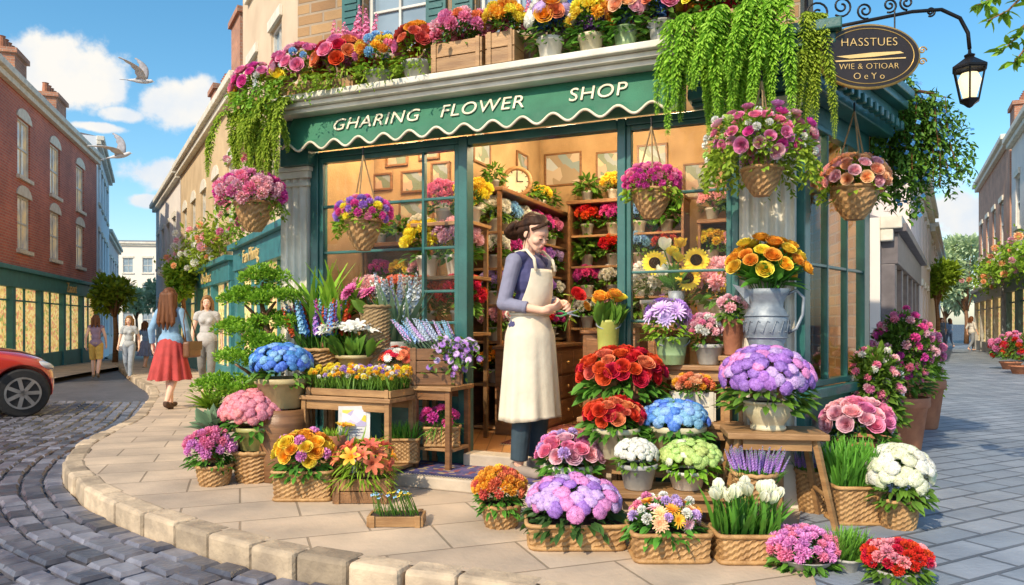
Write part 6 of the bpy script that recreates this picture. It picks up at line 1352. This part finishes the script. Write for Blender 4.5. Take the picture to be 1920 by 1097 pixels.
# ---------------------------------------------------------------- car
m_carp=mk('red_car_paint',(.56,.035,.022),(.52,.03,.02),.22,3,coat=1.)
m_tyre=mk('tyre_rubber',(.02,.02,.022),None,.8,20,.4); m_rim=mk('alloy',(.45,.46,.48),None,.3,9,metal=.9); m_cgl=mk('car_glass',(.03,.04,.05),None,.05,3,coat=.5)
m_hl=mk('headlight_glass',(.7,.7,.7),None,.1,3,coat=1); m_gap=mk('panel_gap',(.03,.008,.006),None,.6,3)
car=thing('parked_car','small red hatchback at the left edge, only its front wing and wheel in view','car',(-8.20,9.72,gz(-7,10.0)-.12),R(42))
WX=1.42
st=[(1.87,.40,.32,.50,.58,.30),(1.83,.64,.22,.60,.70,.50),(1.68,.79,.19,.72,.82,.60),(1.42,.84,.19,.83,.91,.66),(.95,.85,.19,.90,.97,.68),(.75,.85,.19,.92,1.02,.66),(.15,.85,.19,.93,1.40,.56),(-.5,.85,.19,.94,1.47,.58),(-1.2,.85,.19,.95,1.41,.56),(-1.7,.83,.24,.92,1.05,.62),(-1.9,.72,.32,.80,.86,.5)]
def sect(x,w,zb,zt,ztop,wt):
    hh=[(w*.90,zb),(w*.98,zb+.08),(w*1.02,(zb+zt)*.52),(w*1.0,zt*.92),(w*.93,zt),(wt,ztop-.03),(wt*.5,ztop)]
    return [(x,-y,z) for y,z in hh]+[(x,0,ztop+.01)]+[(x,y,z) for y,z in hh[::-1]]
m=MB(); v=[];nn=15
for s in st: v+=sect(*s)
f=[(i*nn+j,i*nn+(j+1)%nn,(i+1)*nn+(j+1)%nn,(i+1)*nn+j) for i in range(len(st)-1) for j in range(nn)]+[tuple(range(nn))[::-1],tuple((len(st)-1)*nn+j for j in range(nn))]
m.add(v,f); bo=m.build('body',m_carp,car,True,sub=2); cuts=[]
for x in(WX,-1.2):
    for sy in(-1,1):
        mm=MB(); mm.tube([(x,sy*.55,.33),(x,sy*1.1,.33)],.375,32); c=mm.build('cut',m_carp,car); cuts.append(c)
        md=bo.modifiers.new('w','BOOLEAN'); md.operation='DIFFERENCE'; md.object=c; md.solver='EXACT'
dg=bpy.context.evaluated_depsgraph_get(); dg.update(); me=bpy.data.meshes.new_from_object(bo.evaluated_get(dg)); bo.modifiers.clear(); bo.data=me
for c in cuts: bpy.data.objects.remove(c)
for sy in(-1,1):
    m=MB(); g=[(.62,.97,.80),(.12,1.34,.625),(-.5,1.39,.64),(-1.1,1.34,.63),(-1.45,1.0,.79)]; m.add([(x,sy*(y+.02),z) for x,z,y in g],[tuple(range(5))]); m.build('side_window',m_cgl,car)
    m=MB(); m.tube([(.72,sy*.872,.30),(.74,sy*.876,.55),(.70,sy*.862,.82)],.006,5); m.tube([(1.0,sy*.76,.925),(1.4,sy*.74,.885),(1.68,sy*.66,.79)],.006,5); m.build('panel_gap',m_gap,car)
    q_=Blob(); q_.cap((.66,sy*.80,.94),(.68,sy*.93,1.0),.035,.035); q_.ell((.66,sy*.98,1.01),(.065,.095,.062)); q_.build('wing_mirror',m_carp,car,.012,3)
    q_=Blob(); q_.ell((1.68,sy*.62,.69),(.15,.13,.06),Matrix.Rotation(R(16),3,'Y')); q_.mb.build('headlight',m_hl,car,True)
    for x in(-1.2,WX):
        m=MB(); m.tube([(x,sy*.62,.33),(x,sy*.64,.33),(x,sy*.66,.33),(x,sy*.83,.33),(x,sy*.855,.33),(x,sy*.86,.33)],(.22,.30,.325,.325,.30,.22),36); wh=m.build('wheel',m_tyre,car)
        Mw=Matrix.Translation((x,sy*.861,.33))@Matrix.Rotation(PI/2,4,'X'); m=MB(); m.lathe([(.19,-.012),(.215,-.012),(.215,.012),(.19,.012)],32,M=Mw)
        for a in range(7): m.box(.0,.2,-.024,.024,-.008,.010,Mw@Matrix.Rotation(a*2*PI/7,4,'Z'))
        m.build('rim',m_rim,wh)
m=MB(); m.add([(.78,-.60,1.02),(.78,.60,1.02),(.18,.5,1.405),(.18,-.5,1.405)],[(0,1,2,3)]); o=m.build('windscreen',m_cgl,car); o.location=(.03,0,.02)
# ---------------------------------------------------------------- birds
m_feather=mk('grey_feathers',(.62,.62,.64),(.46,.47,.50),.8,14,.3,40); m_featherd=mk('dark_feathers',(.34,.34,.38),None,.8,14,.3,40)
def bird(label,px,py,Y,rot,sc,fa,fb):
    t=thing('bird',label,'bird',at(px,py,Y)); t.rotation_euler=rot; t.scale=(sc,)*3
    b=Blob(); b.ell((0,0,0),(.17,.042,.045)); b.ell((.165,0,.018),(.042,.03,.031)); b.cap((.11,0,.006),(.16,0,.016),.036,.03); b.cap((-.12,0,0),(-.27,0,-.005),.03,.008); b.cap((.195,0,.014),(.235,0,.004),.010,.004); b.build('body',m_feather,t,.005,3)
    for s,fl_ in((-1,fa),(1,fb)):
        m=MB(); vv=[]; ns=9
        for i in range(ns):
            u=i/(ns-1); x0=.09+.05*math.sin(u*PI*.9)-.30*u**2.; ch=.17*(1-u**3*.85)*(1-.1*u); zz=.02+.60*math.sin(R(fl_))*(u-.30*u*u); yy=.03+.62*math.cos(R(fl_))*(u*.75+.35*u*u)
            for k in range(5): q=k/4; vv.append((x0-ch*q+(.0 if k<4 else .012*((i%2)*2-1)),s*yy,zz+.018*math.sin(PI*q)))
        m.add(vv,[(i*5+k,i*5+k+1,i*5+k+6,i*5+k+5) for i in range(ns-1) for k in range(4)]); m.build('wing',m_feather if s<0 else m_featherd,t,True,solid=.006)
    m=MB(); m.add([(-.22,-.018,0),(-.22,.018,0),(-.36,.06,-.01),(-.385,0,-.008),(-.36,-.06,-.01)],[(0,1,2,3,4)]); m.build('tail',m_featherd,t,solid=.005)
bird('upper grey pigeon flying with wings raised in the blue sky',265,152,11,(R(14),R(4),R(8)),.80,50,64); bird('lower grey pigeon flying with raised wings in the blue sky',226,292,11,(R(22),R(-8),R(-4)),.80,40,58)
# ---------------------------------------------------------------- world, sun, camera
w=bpy.data.worlds.new('World'); SC.world=w; w.use_nodes=True; nt=w.node_tree; bg=nt.nodes['Background']
sv=Vector((-.48,-.70,.70)).normalized(); el=math.asin(sv.z)
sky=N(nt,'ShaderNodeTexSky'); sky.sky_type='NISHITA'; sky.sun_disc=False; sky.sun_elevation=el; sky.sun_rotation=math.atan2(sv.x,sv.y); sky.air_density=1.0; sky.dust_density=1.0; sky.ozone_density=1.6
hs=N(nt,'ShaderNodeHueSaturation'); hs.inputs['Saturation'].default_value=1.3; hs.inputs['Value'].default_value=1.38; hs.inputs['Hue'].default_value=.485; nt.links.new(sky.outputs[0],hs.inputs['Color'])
tc=N(nt,'ShaderNodeTexCoord'); acc=None
for px,py,wx,hx in((135,140,120,70),(85,120,70,60),(330,200,85,48),(375,185,40,50),(315,330,75,34),(230,215,45,16),(285,378,50,14),(1800,400,60,70),(180,238,50,10),(400,260,30,40)):
    d=Vector(((px-960)/F,1,(HY-py)/F)); c=d.normalized(); kk=1/d.length
    s=N(nt,'ShaderNodeVectorMath',operation='SUBTRACT'); nt.links.new(tc.outputs['Generated'],s.inputs[0]); s.inputs[1].default_value=c
    ml=N(nt,'ShaderNodeVectorMath',operation='MULTIPLY'); nt.links.new(s.outputs[0],ml.inputs[0]); ml.inputs[1].default_value=(F/(wx*kk)*.95,F/(wx*kk)*.95,F/(hx*kk)*.95)
    le=N(nt,'ShaderNodeVectorMath',operation='LENGTH'); nt.links.new(ml.outputs[0],le.inputs[0])
    mk_=math_(nt,'SUBTRACT',1.,le.outputs['Value']); acc=mk_ if acc is None else math_(nt,'MAXIMUM',acc,mk_)
nz=noise(nt,tc.outputs['Generated'],22,7,.6); val=math_(nt,'ADD',acc,math_(nt,'MULTIPLY',math_(nt,'SUBTRACT',nz,.5),1.7))
al_=N(nt,'ShaderNodeMapRange'); al_.interpolation_type='SMOOTHSTEP'; al_.inputs[1].default_value=-.02; al_.inputs[2].default_value=.42; nt.links.new(val,al_.inputs[0])
shd=ramp(nt,noise(nt,tc.outputs['Generated'],14,5),.35,.62)
cc=mixc(nt,shd,(5.2,5.7,6.3),(6.7,6.5,6.1))
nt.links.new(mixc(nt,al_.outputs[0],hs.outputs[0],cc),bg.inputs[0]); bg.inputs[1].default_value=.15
sd=bpy.data.lights.new('Sun','SUN'); sd.energy=4.7; sd.angle=R(.6); sd.color=(1,.85,.62); so=bpy.data.objects.new('Sun',sd); C.link(so); so.rotation_euler=sv.to_track_quat('Z','Y').to_euler()
cam=bpy.data.cameras.new('Camera'); co=bpy.data.objects.new('Camera',cam); C.link(co); co.location=(0,0,CH); co.rotation_euler=(PI/2,0,0)
cam.sensor_width=36; cam.lens=36*F/1920; cam.shift_y=(HY-548.5)/1920; cam.clip_end=3000; cam.clip_start=.05
SC.camera=co
SC.view_settings.view_transform='Standard'; SC.view_settings.look='None'; SC.view_settings.exposure=0
